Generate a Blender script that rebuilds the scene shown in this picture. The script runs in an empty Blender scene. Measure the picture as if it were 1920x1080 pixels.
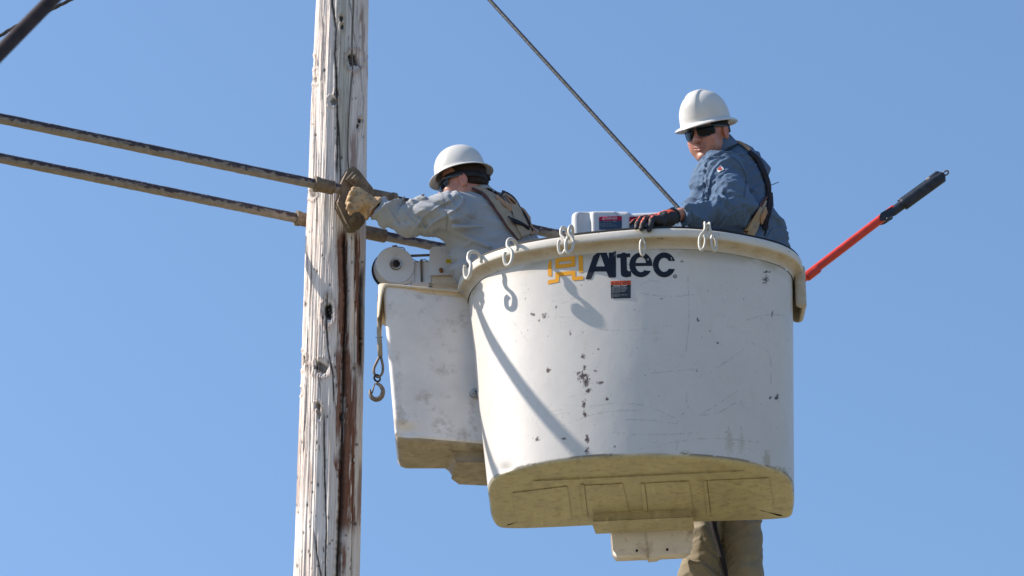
import bpy, bmesh, math, random
import numpy as np
from mathutils import Vector, Matrix
from mathutils.bvhtree import BVHTree
from mathutils.geometry import delaunay_2d_cdt

random.seed(5)
rng = np.random.default_rng(7)
SC = bpy.context.scene
COL = SC.collection

# ------------------------------------------------------------------ camera
PITCH = math.radians(24.0)
FOC = 5600.0                       # focal length in pixels of a 1920 wide frame
CAM = np.array([0.0, 0.0, 1.6])
FW = np.array([0.0, math.cos(PITCH), math.sin(PITCH)])
UP = np.array([0.0, -math.sin(PITCH), math.cos(PITCH)])
RT = np.array([1.0, 0.0, 0.0])
cam_d = bpy.data.cameras.new("camera")
cam = bpy.data.objects.new("camera", cam_d)
COL.objects.link(cam)
cam.location = CAM
cam.rotation_euler = (math.radians(90) + PITCH, 0, 0)
cam_d.sensor_width = 36.0
cam_d.lens = FOC / 1920 * 36
cam_d.clip_start = 0.1
cam_d.clip_end = 6000
cam_d.dof.use_dof = True
cam_d.dof.focus_distance = 13.9
cam_d.dof.aperture_fstop = 4.0
SC.camera = cam

# ------------------------------------------------------------------ sky and sun
SUN_EL = math.radians(39.0)
SUN_AZ = math.radians(3.0)        # the sun stands to the left, this much behind the scene
SUN = np.array([-math.cos(SUN_AZ) * math.cos(SUN_EL), math.sin(SUN_AZ) * math.cos(SUN_EL), math.sin(SUN_EL)])
world = bpy.data.worlds.new("World")
SC.world = world
world.use_nodes = True
wn = world.node_tree
for n in list(wn.nodes):
    wn.nodes.remove(n)
sky = wn.nodes.new("ShaderNodeTexSky")
sky.sky_type = 'NISHITA'
sky.sun_disc = False
sky.sun_elevation = SUN_EL
sky.sun_rotation = math.atan2(SUN[0], SUN[1])
sky.air_density = 1.0
sky.dust_density = 0.4
sky.ozone_density = 2.6
bg = wn.nodes.new("ShaderNodeBackground")
bg.inputs[1].default_value = 0.15
out = wn.nodes.new("ShaderNodeOutputWorld")
# flatten the brightening towards the horizon: look the sky up a little higher than it is seen
tcw = wn.nodes.new("ShaderNodeTexCoord")
sxw = wn.nodes.new("ShaderNodeSeparateXYZ")
cxw = wn.nodes.new("ShaderNodeCombineXYZ")
mzw = wn.nodes.new("ShaderNodeMath")
mzw.operation = 'MULTIPLY_ADD'
mzw.inputs[1].default_value = 0.65
mzw.inputs[2].default_value = 0.28
wn.links.new(tcw.outputs['Generated'], sxw.inputs[0])
wn.links.new(sxw.outputs['X'], cxw.inputs['X'])
wn.links.new(sxw.outputs['Y'], cxw.inputs['Y'])
wn.links.new(sxw.outputs['Z'], mzw.inputs[0])
wn.links.new(mzw.outputs[0], cxw.inputs['Z'])
nrw = wn.nodes.new("ShaderNodeVectorMath")
nrw.operation = 'NORMALIZE'
wn.links.new(cxw.outputs[0], nrw.inputs[0])
wn.links.new(nrw.outputs[0], sky.inputs['Vector'])
tint = wn.nodes.new("ShaderNodeMix")
tint.data_type = 'RGBA'
tint.blend_type = 'MULTIPLY'
tint.inputs[0].default_value = 1.0
tint.inputs[7].default_value = (0.92, 0.98, 0.985, 1)
wn.links.new(sky.outputs[0], tint.inputs[6])
wn.links.new(tint.outputs[2], bg.inputs[0])
wn.links.new(bg.outputs[0], out.inputs[0])
sl = bpy.data.lights.new("sun", 'SUN')
sl.energy = 5.0
sl.angle = math.radians(0.53)
sl.color = (1.0, 0.90, 0.79)
so = bpy.data.objects.new("sun", sl)
COL.objects.link(so)
so.rotation_euler = Vector(SUN).to_track_quat('Z', 'Y').to_euler()
so.location = (-20, 5, 30)
SC.view_settings.view_transform = 'Standard'
SC.view_settings.look = 'None'
SC.view_settings.gamma = 1
SC.view_settings.exposure = 0.58


# ------------------------------------------------------------------ projection helpers
def at(px, py, Y):
    d = FW + RT * ((px - 960) / FOC) + UP * ((540 - py) / FOC)
    return CAM + d * (Y / d[1])


def atz(px, py, z):
    d = FW + RT * ((px - 960) / FOC) + UP * ((540 - py) / FOC)
    return CAM + d * ((z - CAM[2]) / d[2])


def atplane(px, py, o, n):
    d = FW + RT * ((px - 960) / FOC) + UP * ((540 - py) / FOC)
    t = np.dot(np.array(o) - CAM, n) / np.dot(d, n)
    return CAM + d * t


def proj(P):
    v = np.asarray(P) - CAM
    dd = v @ FW
    return 960 + FOC * (v @ RT) / dd, 540 - FOC * (v @ UP) / dd


# ------------------------------------------------------------------ noise
_T = rng.random((64, 64, 64)).astype(np.float32)


def vnoise(p):
    p = np.asarray(p, np.float32)
    i = np.floor(p).astype(np.int64)
    f = p - i
    f = f * f * (3 - 2 * f)
    i &= 63
    j = (i + 1) & 63
    x0, y0, z0 = i[..., 0], i[..., 1], i[..., 2]
    x1, y1, z1 = j[..., 0], j[..., 1], j[..., 2]
    fx, fy, fz = f[..., 0], f[..., 1], f[..., 2]
    a = _T[x0, y0, z0] * (1 - fx) + _T[x1, y0, z0] * fx
    b = _T[x0, y1, z0] * (1 - fx) + _T[x1, y1, z0] * fx
    c = _T[x0, y0, z1] * (1 - fx) + _T[x1, y0, z1] * fx
    d = _T[x0, y1, z1] * (1 - fx) + _T[x1, y1, z1] * fx
    return (a * (1 - fy) + b * fy) * (1 - fz) + (c * (1 - fy) + d * fy) * fz


def fbm(p, o=3):
    p = np.asarray(p, np.float32)
    s = 0
    a = 0.5
    t = 0
    for k in range(o):
        s = s + a * vnoise(p * (2.03 ** k) + 17.3 * k)
        t += a
        a *= 0.5
    return s / t


def sstep(a, b, x):
    t = np.clip((x - a) / (b - a), 0, 1)
    return t * t * (3 - 2 * t)


# ------------------------------------------------------------------ object helpers
def link(o, parent=None):
    COL.objects.link(o)
    if parent is not None:
        o.parent = parent
    return o


ORIGIN = {}


def origin_of(o):
    return ORIGIN.get(o.name, np.zeros(3)) if o is not None else np.zeros(3)


def thing(name, label, cat, loc, group=None):
    o = bpy.data.objects.new(name, None)
    o.empty_display_size = 0.1
    link(o)
    o.location = loc
    ORIGIN[o.name] = np.array(loc, float)
    o['label'] = label
    o['category'] = cat
    if group:
        o['group'] = group
    return o


def tag(o, label=None, cat=None, group=None, kind=None):
    if label: o['label'] = label
    if cat: o['category'] = cat
    if group: o['group'] = group
    if kind: o['kind'] = kind
    return o


def obj(name, V, Fc, mat, parent=None, smooth=True, attrs=None, base=None):
    """one mesh object from world-space vertices; base = own origin for a top-level mesh"""
    V = np.asarray(V, float)
    o0 = origin_of(parent) if parent is not None else (np.array(base, float) if base is not None else V.mean(0))
    me = bpy.data.meshes.new(name)
    me.from_pydata([tuple(v) for v in (V - o0)], [], [tuple(int(i) for i in f) for f in Fc])
    me.validate(verbose=False)
    me.update()
    if attrs:
        for k, a in attrs.items():
            if len(a) == len(me.vertices):
                at_ = me.attributes.new(k, 'FLOAT', 'POINT')
                at_.data.foreach_set('value', np.asarray(a, np.float32))
    if smooth:
        me.polygons.foreach_set('use_smooth', [True] * len(me.polygons))
    if mat is not None:
        me.materials.append(mat)
    o = bpy.data.objects.new(name, me)
    link(o, parent)
    if parent is None:
        o.location = o0
    ORIGIN[o.name] = np.array(o0, float)
    return o


def bev(o, w=0.004, seg=2, ang=35):
    m = o.modifiers.new("bevel", 'BEVEL')
    m.width = w
    m.segments = seg
    m.limit_method = 'ANGLE'
    m.angle_limit = math.radians(ang)
    me = o.data
    me.polygons.foreach_set('use_smooth', [True] * len(me.polygons))
    w = o.modifiers.new("wn", 'WEIGHTED_NORMAL')
    w.keep_sharp = False
    return o


class MB:
    def __init__(self):
        self.v = []
        self.f = []
        self.n = 0

    def add(self, V, F):
        V = np.asarray(V, float)
        self.v.append(V)
        self.f += [tuple(i + self.n for i in f) for f in F]
        self.n += len(V)
        return self

    def build(self, name, mat, parent=None, **k):
        return obj(name, np.concatenate(self.v), self.f, mat, parent, **k)


def frame_path(P):
    P = np.asarray(P, float)
    n = len(P)
    T = np.gradient(P, axis=0)
    T /= np.linalg.norm(T, axis=1)[:, None] + 1e-12
    ref = np.array([0, 0, 1.0]) if abs(T[0][2]) < 0.9 else np.array([1.0, 0, 0])
    N = np.zeros_like(P)
    a = np.cross(T[0], ref)
    a /= np.linalg.norm(a)
    for i in range(n):
        a = a - T[i] * np.dot(a, T[i])
        a /= np.linalg.norm(a)
        N[i] = a
    return T, N, np.cross(T, N)


def tube(P, r, seg=12, cap=True, lobes=0, lobe_amp=0.0, twist=0.0, closed=False, noise=0.0):
    P = np.asarray(P, float)
    n = len(P)
    r = np.broadcast_to(np.asarray(r, float), (n,))
    T, N, B = frame_path(P)
    if closed:
        T = np.roll(P, -1, 0) - np.roll(P, 1, 0)
        T /= np.linalg.norm(T, axis=1)[:, None]
        nn = np.cross(P[1] - P[0], P[n // 3] - P[0])
        nn /= np.linalg.norm(nn)
        B = np.tile(nn, (n, 1))
        N = np.cross(B, T)
    L = np.concatenate([[0], np.cumsum(np.linalg.norm(np.diff(P, axis=0), axis=1))])
    th = np.linspace(0, 2 * math.pi, seg, endpoint=False)
    rr = r[:, None] * np.ones(seg)
    if lobes:
        rr = rr * (1 + lobe_amp * np.abs(np.cos(lobes / 2 * (th[None] + twist * L[:, None]))) - lobe_amp)
    if noise:
        q = np.stack([np.cos(th)[None] * 1.5 + 0 * L[:, None], np.sin(th)[None] * 1.5 + 0 * L[:, None], L[:, None] * 30 + 0 * th[None]], -1)
        rr = rr + noise * (fbm(q * 2, 3) - 0.5) * 2
    V = P[:, None] + rr[..., None] * (np.cos(th)[None, :, None] * N[:, None] + np.sin(th)[None, :, None] * B[:, None])
    V = V.reshape(-1, 3)
    F = []
    m = n if closed else n - 1
    for i in range(m):
        i2 = (i + 1) % n
        for j in range(seg):
            k = (j + 1) % seg
            F.append((i * seg + j, i * seg + k, i2 * seg + k, i2 * seg + j))
    if cap and not closed:
        F.append(tuple(range(seg - 1, -1, -1)))
        F.append(tuple((n - 1) * seg + j for j in range(seg)))
    return V, F


def spline(P, n=12, closed=False):
    P = np.asarray(P, float)
    m = len(P)
    out_ = []
    rngs = range(m) if closed else range(m - 1)
    for i in rngs:
        if closed:
            p0, p1, p2, p3 = P[(i - 1) % m], P[i], P[(i + 1) % m], P[(i + 2) % m]
        else:
            p1, p2 = P[i], P[i + 1]
            p0 = P[i - 1] if i > 0 else 2 * p1 - p2
            p3 = P[i + 2] if i + 2 < m else 2 * p2 - p1
        d1 = max(np.linalg.norm(p1 - p0), 1e-6) ** .5
        d2 = max(np.linalg.norm(p2 - p1), 1e-6) ** .5
        d3 = max(np.linalg.norm(p3 - p2), 1e-6) ** .5
        for k in range(n):
            t = d2 * k / n
            t0, t1, t2, t3 = -d1, 0.0, d2, d2 + d3
            A1 = (t1 - t) / (t1 - t0) * p0 + (t - t0) / (t1 - t0) * p1
            A2 = (t2 - t) / (t2 - t1) * p1 + (t - t1) / (t2 - t1) * p2
            A3 = (t3 - t) / (t3 - t2) * p2 + (t - t2) / (t3 - t2) * p3
            B1 = (t2 - t) / (t2 - t0) * A1 + (t - t0) / (t2 - t0) * A2
            B2 = (t3 - t) / (t3 - t1) * A2 + (t - t1) / (t3 - t1) * A3
            out_.append((t2 - t) / (t2 - t1) * B1 + (t - t1) / (t2 - t1) * B2)
    if not closed:
        out_.append(P[-1])
    return np.array(out_)


def loft(rings, cap0=False, cap1=False):
    n = len(rings[0])
    V = np.concatenate(rings)
    F = []
    for i in range(len(rings) - 1):
        for j in range(n):
            k = (j + 1) % n
            F.append((i * n + j, i * n + k, (i + 1) * n + k, (i + 1) * n + j))
    if cap0: F.append(tuple(range(n - 1, -1, -1)))
    if cap1: F.append(tuple((len(rings) - 1) * n + j for j in range(n)))
    return V, F


def box(c, s, R=None):
    c = np.array(c, float)
    s = np.array(s, float) / 2
    V = np.array([[x, y, z] for x in (-1, 1) for y in (-1, 1) for z in (-1, 1)], float) * s
    if R is not None: V = V @ np.array(R).T
    return V + c, [(0, 1, 3, 2), (4, 6, 7, 5), (0, 4, 5, 1), (2, 3, 7, 6), (0, 2, 6, 4), (1, 5, 7, 3)]


def cyl(a, b, r, seg=24, r2=None):
    a, b = np.array(a, float), np.array(b, float)
    return tube(np.array([a, (a + b) / 2, b]), [r, (r + (r2 or r)) / 2, r2 or r], seg)


def slab(poly, o, n, th):
    """polygon given in photo pixels, laid on the plane (o, n) at its true size, extruded backwards by th"""
    n = np.array(n, float)
    n /= np.linalg.norm(n)
    A = np.array([atplane(x, y, o, n) for x, y in poly])
    Bk = A - n * th
    m = len(A)
    V = np.concatenate([A, Bk])
    F = [tuple(range(m)), tuple(range(2 * m - 1, m - 1, -1))]
    F += [(i, (i + 1) % m, m + (i + 1) % m, m + i) for i in range(m)]
    return V, F


# ------------------------------------------------------------------ signed distance modelling
def surface_nets(D, lo, h):
    S = D < 0
    nx, ny, nz = D.shape
    cnt = np.zeros((nx - 1, ny - 1, nz - 1), np.int8)
    for dx in (0, 1):
        for dy in (0, 1):
            for dz in (0, 1):
                cnt += S[dx:nx - 1 + dx, dy:ny - 1 + dy, dz:nz - 1 + dz]
    act = (cnt > 0) & (cnt < 8)
    ix, iy, iz = np.nonzero(act)
    idx = -np.ones(act.shape, np.int64)
    idx[ix, iy, iz] = np.arange(len(ix))
    acc = np.zeros((len(ix), 3))
    num = np.zeros(len(ix))
    C8 = [(a, b, c) for a in (0, 1) for b in (0, 1) for c in (0, 1)]
    for a in C8:
        for ax in range(3):
            if a[ax]: continue
            b = list(a)
            b[ax] = 1
            da = D[ix + a[0], iy + a[1], iz + a[2]]
            db = D[ix + b[0], iy + b[1], iz + b[2]]
            m = (da < 0) != (db < 0)
            t = np.where(m, da / np.where(m, da - db, 1), 0)
            p = np.zeros((len(ix), 3))
            for q in range(3):
                p[:, q] = a[q] + (t if q == ax else 0)
            acc += p * m[:, None]
            num += m
    V = acc / num[:, None] + np.stack([ix, iy, iz], 1)
    V = V * h + np.array(lo)
    F = []
    for ax in range(3):
        A = [slice(None)] * 3
        B = [slice(None)] * 3
        A[ax] = slice(0, -1)
        B[ax] = slice(1, None)
        ch = S[tuple(A)] != S[tuple(B)]
        e = np.array(np.nonzero(ch)).T
        o1, o2 = [q for q in range(3) if q != ax]
        e = e[(e[:, o1] > 0) & (e[:, o2] > 0) & (e[:, o1] < D.shape[o1] - 1) & (e[:, o2] < D.shape[o2] - 1)]
        def g(d1, d2):
            q = e.copy()
            q[:, o1] -= d1
            q[:, o2] -= d2
            return idx[q[:, 0], q[:, 1], q[:, 2]]
        q = np.stack([g(0, 0), g(1, 0), g(1, 1), g(0, 1)], 1)
        ins = S[e[:, 0], e[:, 1], e[:, 2]]
        if ax == 1: ins = ~ins
        q[~ins] = q[~ins][:, ::-1]
        F.append(q)
    F = np.concatenate(F)
    F = F[(F >= 0).all(1)]
    return V, F


def sdf_mesh(fn, lo, hi, h, amp=0.02):
    lo = np.array(lo, float)
    hi = np.array(hi, float)
    H = 4 * h
    nc = np.ceil((hi - lo) / H).astype(int) + 1
    g = [lo[k] + (np.arange(nc[k]) + 0.375) * H for k in range(3)]
    G = np.stack(np.meshgrid(*g, indexing='ij'), -1).reshape(-1, 3).astype(np.float32)
    dc = fn(G).reshape(nc)
    D = np.repeat(np.repeat(np.repeat(dc, 4, 0), 4, 1), 4, 2).astype(np.float32)
    gf = [lo[k] + np.arange(nc[k] * 4) * h for k in range(3)]
    m = np.abs(D) < 4.0 * h * 1.1 + amp
    ii = np.nonzero(m)
    P = np.stack([gf[0][ii[0]], gf[1][ii[1]], gf[2][ii[2]]], 1).astype(np.float32)
    D[ii] = fn(P)
    return surface_nets(D, lo, h)


def cone(p, a, b, ra, rb):
    a = np.array(a, np.float32)
    b = np.array(b, np.float32)
    ab = b - a
    t = np.clip(((p - a) @ ab) / (ab @ ab), 0, 1)
    return np.linalg.norm(p - a - t[:, None] * ab, axis=1) - (ra + (rb - ra) * t)


def ell(p, c, r, R=None):
    q = p - np.array(c, np.float32)
    if R is not None: q = q @ np.array(R, np.float32)
    r = np.array(r, np.float32)
    k0 = np.linalg.norm(q / r, axis=1)
    k1 = np.linalg.norm(q / (r * r), axis=1) + 1e-6
    return k0 * (k0 - 1) / k1


def rbx(p, c, s, r, R=None):
    q = p - np.array(c, np.float32)
    if R is not None: q = q @ np.array(R, np.float32)
    q = np.abs(q) - (np.array(s, np.float32) - r)
    return np.linalg.norm(np.maximum(q, 0), axis=1) + np.minimum(q.max(1), 0) - r


def smin(a, b, k):
    h = np.maximum(k - np.abs(a - b), 0) / k
    return np.minimum(a, b) - h * h * k * 0.25


def smax(a, b, k):
    return -smin(-a, -b, k)


def billow(q):
    a = np.abs(2 * vnoise(q) - 1)
    b = np.abs(2 * vnoise(q * 1.3 + 31.7) - 1)
    return 0.62 * (1 - np.minimum(a * 2.2, 1.0)) ** 1.5 + 0.38 * np.minimum(b * 1.7, 1.0) ** 0.8


def ridge(q):
    n = vnoise(q)
    return (1 - np.abs(2 * n - 1)) ** 1.6


# ------------------------------------------------------------------ materials
def nodes(name):
    m = bpy.data.materials.new(name)
    m.use_nodes = True
    nt = m.node_tree
    b = nt.nodes['Principled BSDF']
    return m, nt, b


def N(nt, t, **k):
    n = nt.nodes.new(t)
    for a, v in k.items():
        setattr(n, a, v)
    return n


def ramp(nt, fac, stops):
    r = N(nt, 'ShaderNodeValToRGB')
    e = r.color_ramp.elements
    while len(e) < len(stops): e.new(0.5)
    for q, (p, c) in zip(e, stops):
        q.position = p
        q.color = (c, c, c, 1) if not isinstance(c, tuple) else (*c, 1)
    nt.links.new(fac, r.inputs[0])
    return r.outputs[0]


def mixc(nt, f, a, b, mode='MIX'):
    m = N(nt, 'ShaderNodeMix', data_type='RGBA', blend_type=mode)
    for s, v in ((m.inputs[0], f), (m.inputs[6], a), (m.inputs[7], b)):
        if isinstance(v, (int, float)): s.default_value = v
        elif isinstance(v, tuple): s.default_value = (*v, 1)
        else: nt.links.new(v, s)
    return m.outputs[2]


def math_(nt, op, a, b=None):
    m = N(nt, 'ShaderNodeMath', operation=op, use_clamp=False)
    for s, v in ((m.inputs[0], a), (m.inputs[1], b)):
        if v is None: continue
        if isinstance(v, (int, float)): s.default_value = v
        else: nt.links.new(v, s)
    return m.outputs[0]


def noise(nt, scale, detail=4, rough=0.55, vec=None, stretch=None):
    if vec is None:
        tc = N(nt, 'ShaderNodeTexCoord')
        vec = tc.outputs['Object']
    if stretch:
        mp = N(nt, 'ShaderNodeMapping')
        mp.inputs['Scale'].default_value = stretch
        nt.links.new(vec, mp.inputs[0])
        vec = mp.outputs[0]
    n = N(nt, 'ShaderNodeTexNoise')
    n.inputs['Scale'].default_value = scale
    n.inputs['Detail'].default_value = detail
    n.inputs['Roughness'].default_value = rough
    nt.links.new(vec, n.inputs['Vector'])
    return n.outputs[0]


def bump(nt, b, h, strength=0.3, dist=0.002):
    bp = N(nt, 'ShaderNodeBump')
    bp.inputs['Strength'].default_value = strength
    bp.inputs['Distance'].default_value = dist
    nt.links.new(h, bp.inputs['Height'])
    nt.links.new(bp.outputs[0], b.inputs['Normal'])


def simple(name, c, rough=0.5, metal=0.0, var=0.25, scale=12, bstr=0.15, bscale=60, bdist=0.002, dark=None, dscale=8, dth=(0.58, 0.72), coat=0.0, stretch=None):
    m, nt, b = nodes(name)
    n = noise(nt, scale, 5, stretch=stretch)
    f = ramp(nt, n, [(0.3, 0.0), (0.7, 1.0)])
    lo = tuple(x * (1 - var) for x in c)
    hi = tuple(min(1, x * (1 + var * 0.6)) for x in c)
    col = mixc(nt, f, lo, hi)
    if dark:
        d = noise(nt, dscale, 8, 0.7)
        g = ramp(nt, d, [(dth[0], 0.0), (dth[1], 1.0)])
        col = mixc(nt, g, col, dark)
    nt.links.new(col, b.inputs['Base Color'])
    b.inputs['Roughness'].default_value = rough
    b.inputs['Metallic'].default_value = metal
    if max(c) < 0.08: b.inputs['Specular IOR Level'].default_value = 0.18
    if coat: b.inputs['Coat Weight'].default_value = coat
    if bstr: bump(nt, b, noise(nt, bscale, 4), bstr, bdist)
    return m


def attr(nt, name):
    a = N(nt, 'ShaderNodeAttribute')
    a.attribute_name = name
    return a.outputs['Fac']


def mat_wood():
    m, nt, b = nodes("weathered_wood")
    tc = N(nt, 'ShaderNodeTexCoord').outputs['Object']
    g1 = noise(nt, 1.0, 7, 0.7, tc, (48, 48, 1.6))
    g2 = noise(nt, 1.0, 5, 0.6, tc, (190, 190, 5))
    blot = noise(nt, 3.5, 5, 0.6, tc, (3, 3, 1))
    c = mixc(nt, ramp(nt, blot, [(0.35, 0.0), (0.65, 1.0)]), (0.76, 0.665, 0.60), (0.85, 0.78, 0.715))
    c = mixc(nt, ramp(nt, g1, [(0.33, 0.9), (0.45, 0.0)]), c, (0.40, 0.33, 0.30))
    c = mixc(nt, ramp(nt, g2, [(0.26, 0.9), (0.41, 0.0)]), c, (0.15, 0.11, 0.11))
    # small dark flecks
    fl = noise(nt, 1.0, 3, 0.5, tc, (60, 60, 14))
    c = mixc(nt, ramp(nt, fl, [(0.68, 0.0), (0.74, 0.8)]), c, (0.12, 0.07, 0.05))
    green = attr(nt, 'green')
    c = mixc(nt, math_(nt, 'MULTIPLY', green, ramp(nt, g1, [(0.3, 0.3), (0.6, 1.0)])), c, (0.33, 0.34, 0.26))
    br = attr(nt, 'brown')
    brn = math_(nt, 'MULTIPLY', br, ramp(nt, g2, [(0.25, 1.0), (0.75, 0.8)]))
    c = mixc(nt, brn, c, (0.19, 0.06, 0.022))
    c = mixc(nt, attr(nt, 'dark'), c, (0.018, 0.012, 0.01))
    nt.links.new(c, b.inputs['Base Color'])
    b.inputs['Roughness'].default_value = 0.9
    b.inputs['Specular IOR Level'].default_value = 0.08
    h = math_(nt, 'ADD', math_(nt, 'MULTIPLY', g1, 1.0), math_(nt, 'MULTIPLY', g2, 0.6))
    bump(nt, b, h, 0.9, 0.009)
    return m


def mat_shell():
    m, nt, b = nodes("white_fibreglass")
    tc = N(nt, 'ShaderNodeTexCoord').outputs['Object']
    n1 = noise(nt, 2.2, 6, 0.6, tc)
    c = mixc(nt, ramp(nt, n1, [(0.35, 0.0), (0.68, 1.0)]), (0.60, 0.575, 0.54), (0.545, 0.525, 0.495))
    n2 = noise(nt, 1.0, 8, 0.72, tc, (16, 16, 7))
    c = mixc(nt, ramp(nt, n2, [(0.55, 0.0), (0.8, 0.5)]), c, (0.48, 0.45, 0.39))
    # hairline scratches: thin iso-lines of stretched noise
    for i, (st, rot) in enumerate((((3, 3, 16), 0.3), ((14, 14, 4), -0.5), ((5, 5, 9), 1.0))):
        mp = N(nt, 'ShaderNodeMapping')
        mp.inputs['Scale'].default_value = st
        mp.inputs['Rotation'].default_value = (0.2 * i, rot, 0.4)
        nt.links.new(tc, mp.inputs[0])
        s = noise(nt, 1.0, 2, 0.4, mp.outputs[0])
        line = ramp(nt, s, [(0.494, 0.0), (0.4985, 1.0), (0.5025, 0.0)])
        br = ramp(nt, noise(nt, 5 + i, 3, 0.5, tc), [(0.52, 0.0), (0.66, 0.5)])
        c = mixc(nt, math_(nt, 'MULTIPLY', line, br), c, (0.30, 0.29, 0.28))
    fl = noise(nt, 60, 2, 0.5, tc)
    c = mixc(nt, ramp(nt, fl, [(0.735, 0.0), (0.76, 0.8)]), c, (0.2, 0.17, 0.15))
    c = mixc(nt, attr(nt, 'scratch'), c, (0.28, 0.27, 0.26))
    c = mixc(nt, attr(nt, 'grime_shade'), c, (0.34, 0.30, 0.20))
    c = mixc(nt, attr(nt, 'chip'), c, (0.075, 0.05, 0.04))
    # moulded underside: dirty, with warm ground bounce put into its base colour
    und = noise(nt, 1.0, 7, 0.7, tc, (6, 6, 6))
    uc = mixc(nt, ramp(nt, und, [(0.35, 0.0), (0.65, 1.0)]), (0.39, 0.35, 0.235), (0.50, 0.455, 0.275))
    und2 = noise(nt, 22, 6, 0.7, tc)
    uc = mixc(nt, ramp(nt, und2, [(0.50, 0.0), (0.66, 0.75)]), uc, (0.30, 0.24, 0.15))
    und3 = noise(nt, 1.0, 8, 0.75, tc, (9, 26, 9))
    uc = mixc(nt, ramp(nt, und3, [(0.60, 0.0), (0.70, 0.9)]), uc, (0.12, 0.09, 0.065))
    uc = mixc(nt, ramp(nt, noise(nt, 1.0, 6, 0.7, tc, (30, 6, 6)), [(0.58, 0.0), (0.70, 0.6)]), uc, (0.62, 0.58, 0.34))
    c = mixc(nt, attr(nt, 'under'), c, uc)
    nt.links.new(c, b.inputs['Base Color'])
    b.inputs['Roughness'].default_value = 0.42
    nt.links.new(ramp(nt, n2, [(0.3, 0.33), (0.7, 0.55)]), b.inputs['Roughness'])
    bump(nt, b, noise(nt, 9, 3, 0.5, tc), 0.25, 0.006)
    return m


def mat_cloth(name, c, c2, wscale=900, var=0.5, stitch=None):
    m, nt, b = nodes(name)
    tc = N(nt, 'ShaderNodeTexCoord').outputs['Object']
    f = ramp(nt, noise(nt, 7, 5, 0.6, tc), [(0.3, 0.0), (0.7, 1.0)])
    col = mixc(nt, f, c, c2)
    w = noise(nt, 260, 2, 0.5, tc)
    col = mixc(nt, ramp(nt, w, [(0.3, 0.25), (0.7, 0.0)]), col, tuple(x * 0.55 for x in c))
    col = mixc(nt, attr(nt, 'seam'), col, tuple(x * 0.35 for x in c))
    nt.links.new(col, b.inputs['Base Color'])
    b.inputs['Roughness'].default_value = 0.85
    b.inputs['Specular IOR Level'].default_value = 0.1
    h = math_(nt, 'ADD', noise(nt, 38, 5, 0.6, tc), math_(nt, 'MULTIPLY', w, 0.2))
    bump(nt, b, h, 0.5, 0.006)
    return m


def mat_skin():
    m, nt, b = nodes("skin")
    tc = N(nt, 'ShaderNodeTexCoord').outputs['Object']
    f = ramp(nt, noise(nt, 35, 4, 0.6, tc), [(0.35, 0.0), (0.65, 1.0)])
    c = mixc(nt, f, (0.43, 0.19, 0.125), (0.50, 0.25, 0.175))
    c = mixc(nt, attr(nt, 'red'), c, (0.50, 0.15, 0.11))
    c = mixc(nt, attr(nt, 'stubble_shade'), c, (0.20, 0.12, 0.10))
    nt.links.new(c, b.inputs['Base Color'])
    b.inputs['Roughness'].default_value = 0.45
    b.inputs['Subsurface Weight'].default_value = 0.12
    b.inputs['Subsurface Radius'].default_value = (0.01, 0.004, 0.002)
    b.inputs['Subsurface Scale'].default_value = 0.6
    bump(nt, b, noise(nt, 180, 3, 0.6, tc), 0.25, 0.0015)
    return m


def mat_glove2():
    m, nt, b = nodes("dipped_glove")
    c = mixc(nt, attr(nt, 'palm'), (0.62, 0.07, 0.03), (0.016, 0.016, 0.018))
    nt.links.new(c, b.inputs['Base Color'])
    b.inputs['Roughness'].default_value = 0.65
    bump(nt, b, noise(nt, 220, 3), 0.4, 0.002)
    return m


def mat_decal(name, c, wear=0.6, wc=(0.62, 0.61, 0.60), scale=38, th=(0.63, 0.66)):
    m, nt, b = nodes(name)
    tc = N(nt, 'ShaderNodeTexCoord').outputs['Object']
    n = noise(nt, scale, 6, 0.72, tc, (1, 1, 0.6))
    col = mixc(nt, math_(nt, 'MULTIPLY', ramp(nt, n, [(th[0], 0.0), (th[1], 1.0)]), wear), c, wc)
    nt.links.new(col, b.inputs['Base Color'])
    b.inputs['Roughness'].default_value = 0.6
    b.inputs['Specular IOR Level'].default_value = 0.15
    return m


M = {}
M['wood'] = mat_wood()
M['shell'] = mat_shell()
def mat_rim():
    m, nt, b = nodes("cream_rim_dirty")
    tc = N(nt, 'ShaderNodeTexCoord').outputs['Object']
    c = mixc(nt, ramp(nt, noise(nt, 9, 5, 0.6, tc), [(0.3, 0.0), (0.7, 1.0)]), (0.60, 0.57, 0.50), (0.66, 0.63, 0.57))
    g = math_(nt, 'MULTIPLY', attr(nt, 'grime_shade'), ramp(nt, noise(nt, 1.0, 7, 0.7, tc, (12, 12, 30)), [(0.3, 0.55), (0.6, 1.0)]))
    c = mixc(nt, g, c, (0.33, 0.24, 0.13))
    c = mixc(nt, ramp(nt, noise(nt, 1.0, 7, 0.72, tc, (24, 24, 50)), [(0.60, 0.0), (0.68, 0.85)]), c, (0.14, 0.10, 0.07))
    nt.links.new(c, b.inputs['Base Color'])
    b.inputs['Roughness'].default_value = 0.45
    bump(nt, b, noise(nt, 30, 4, 0.6, tc), 0.25, 0.003)
    return m


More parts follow.
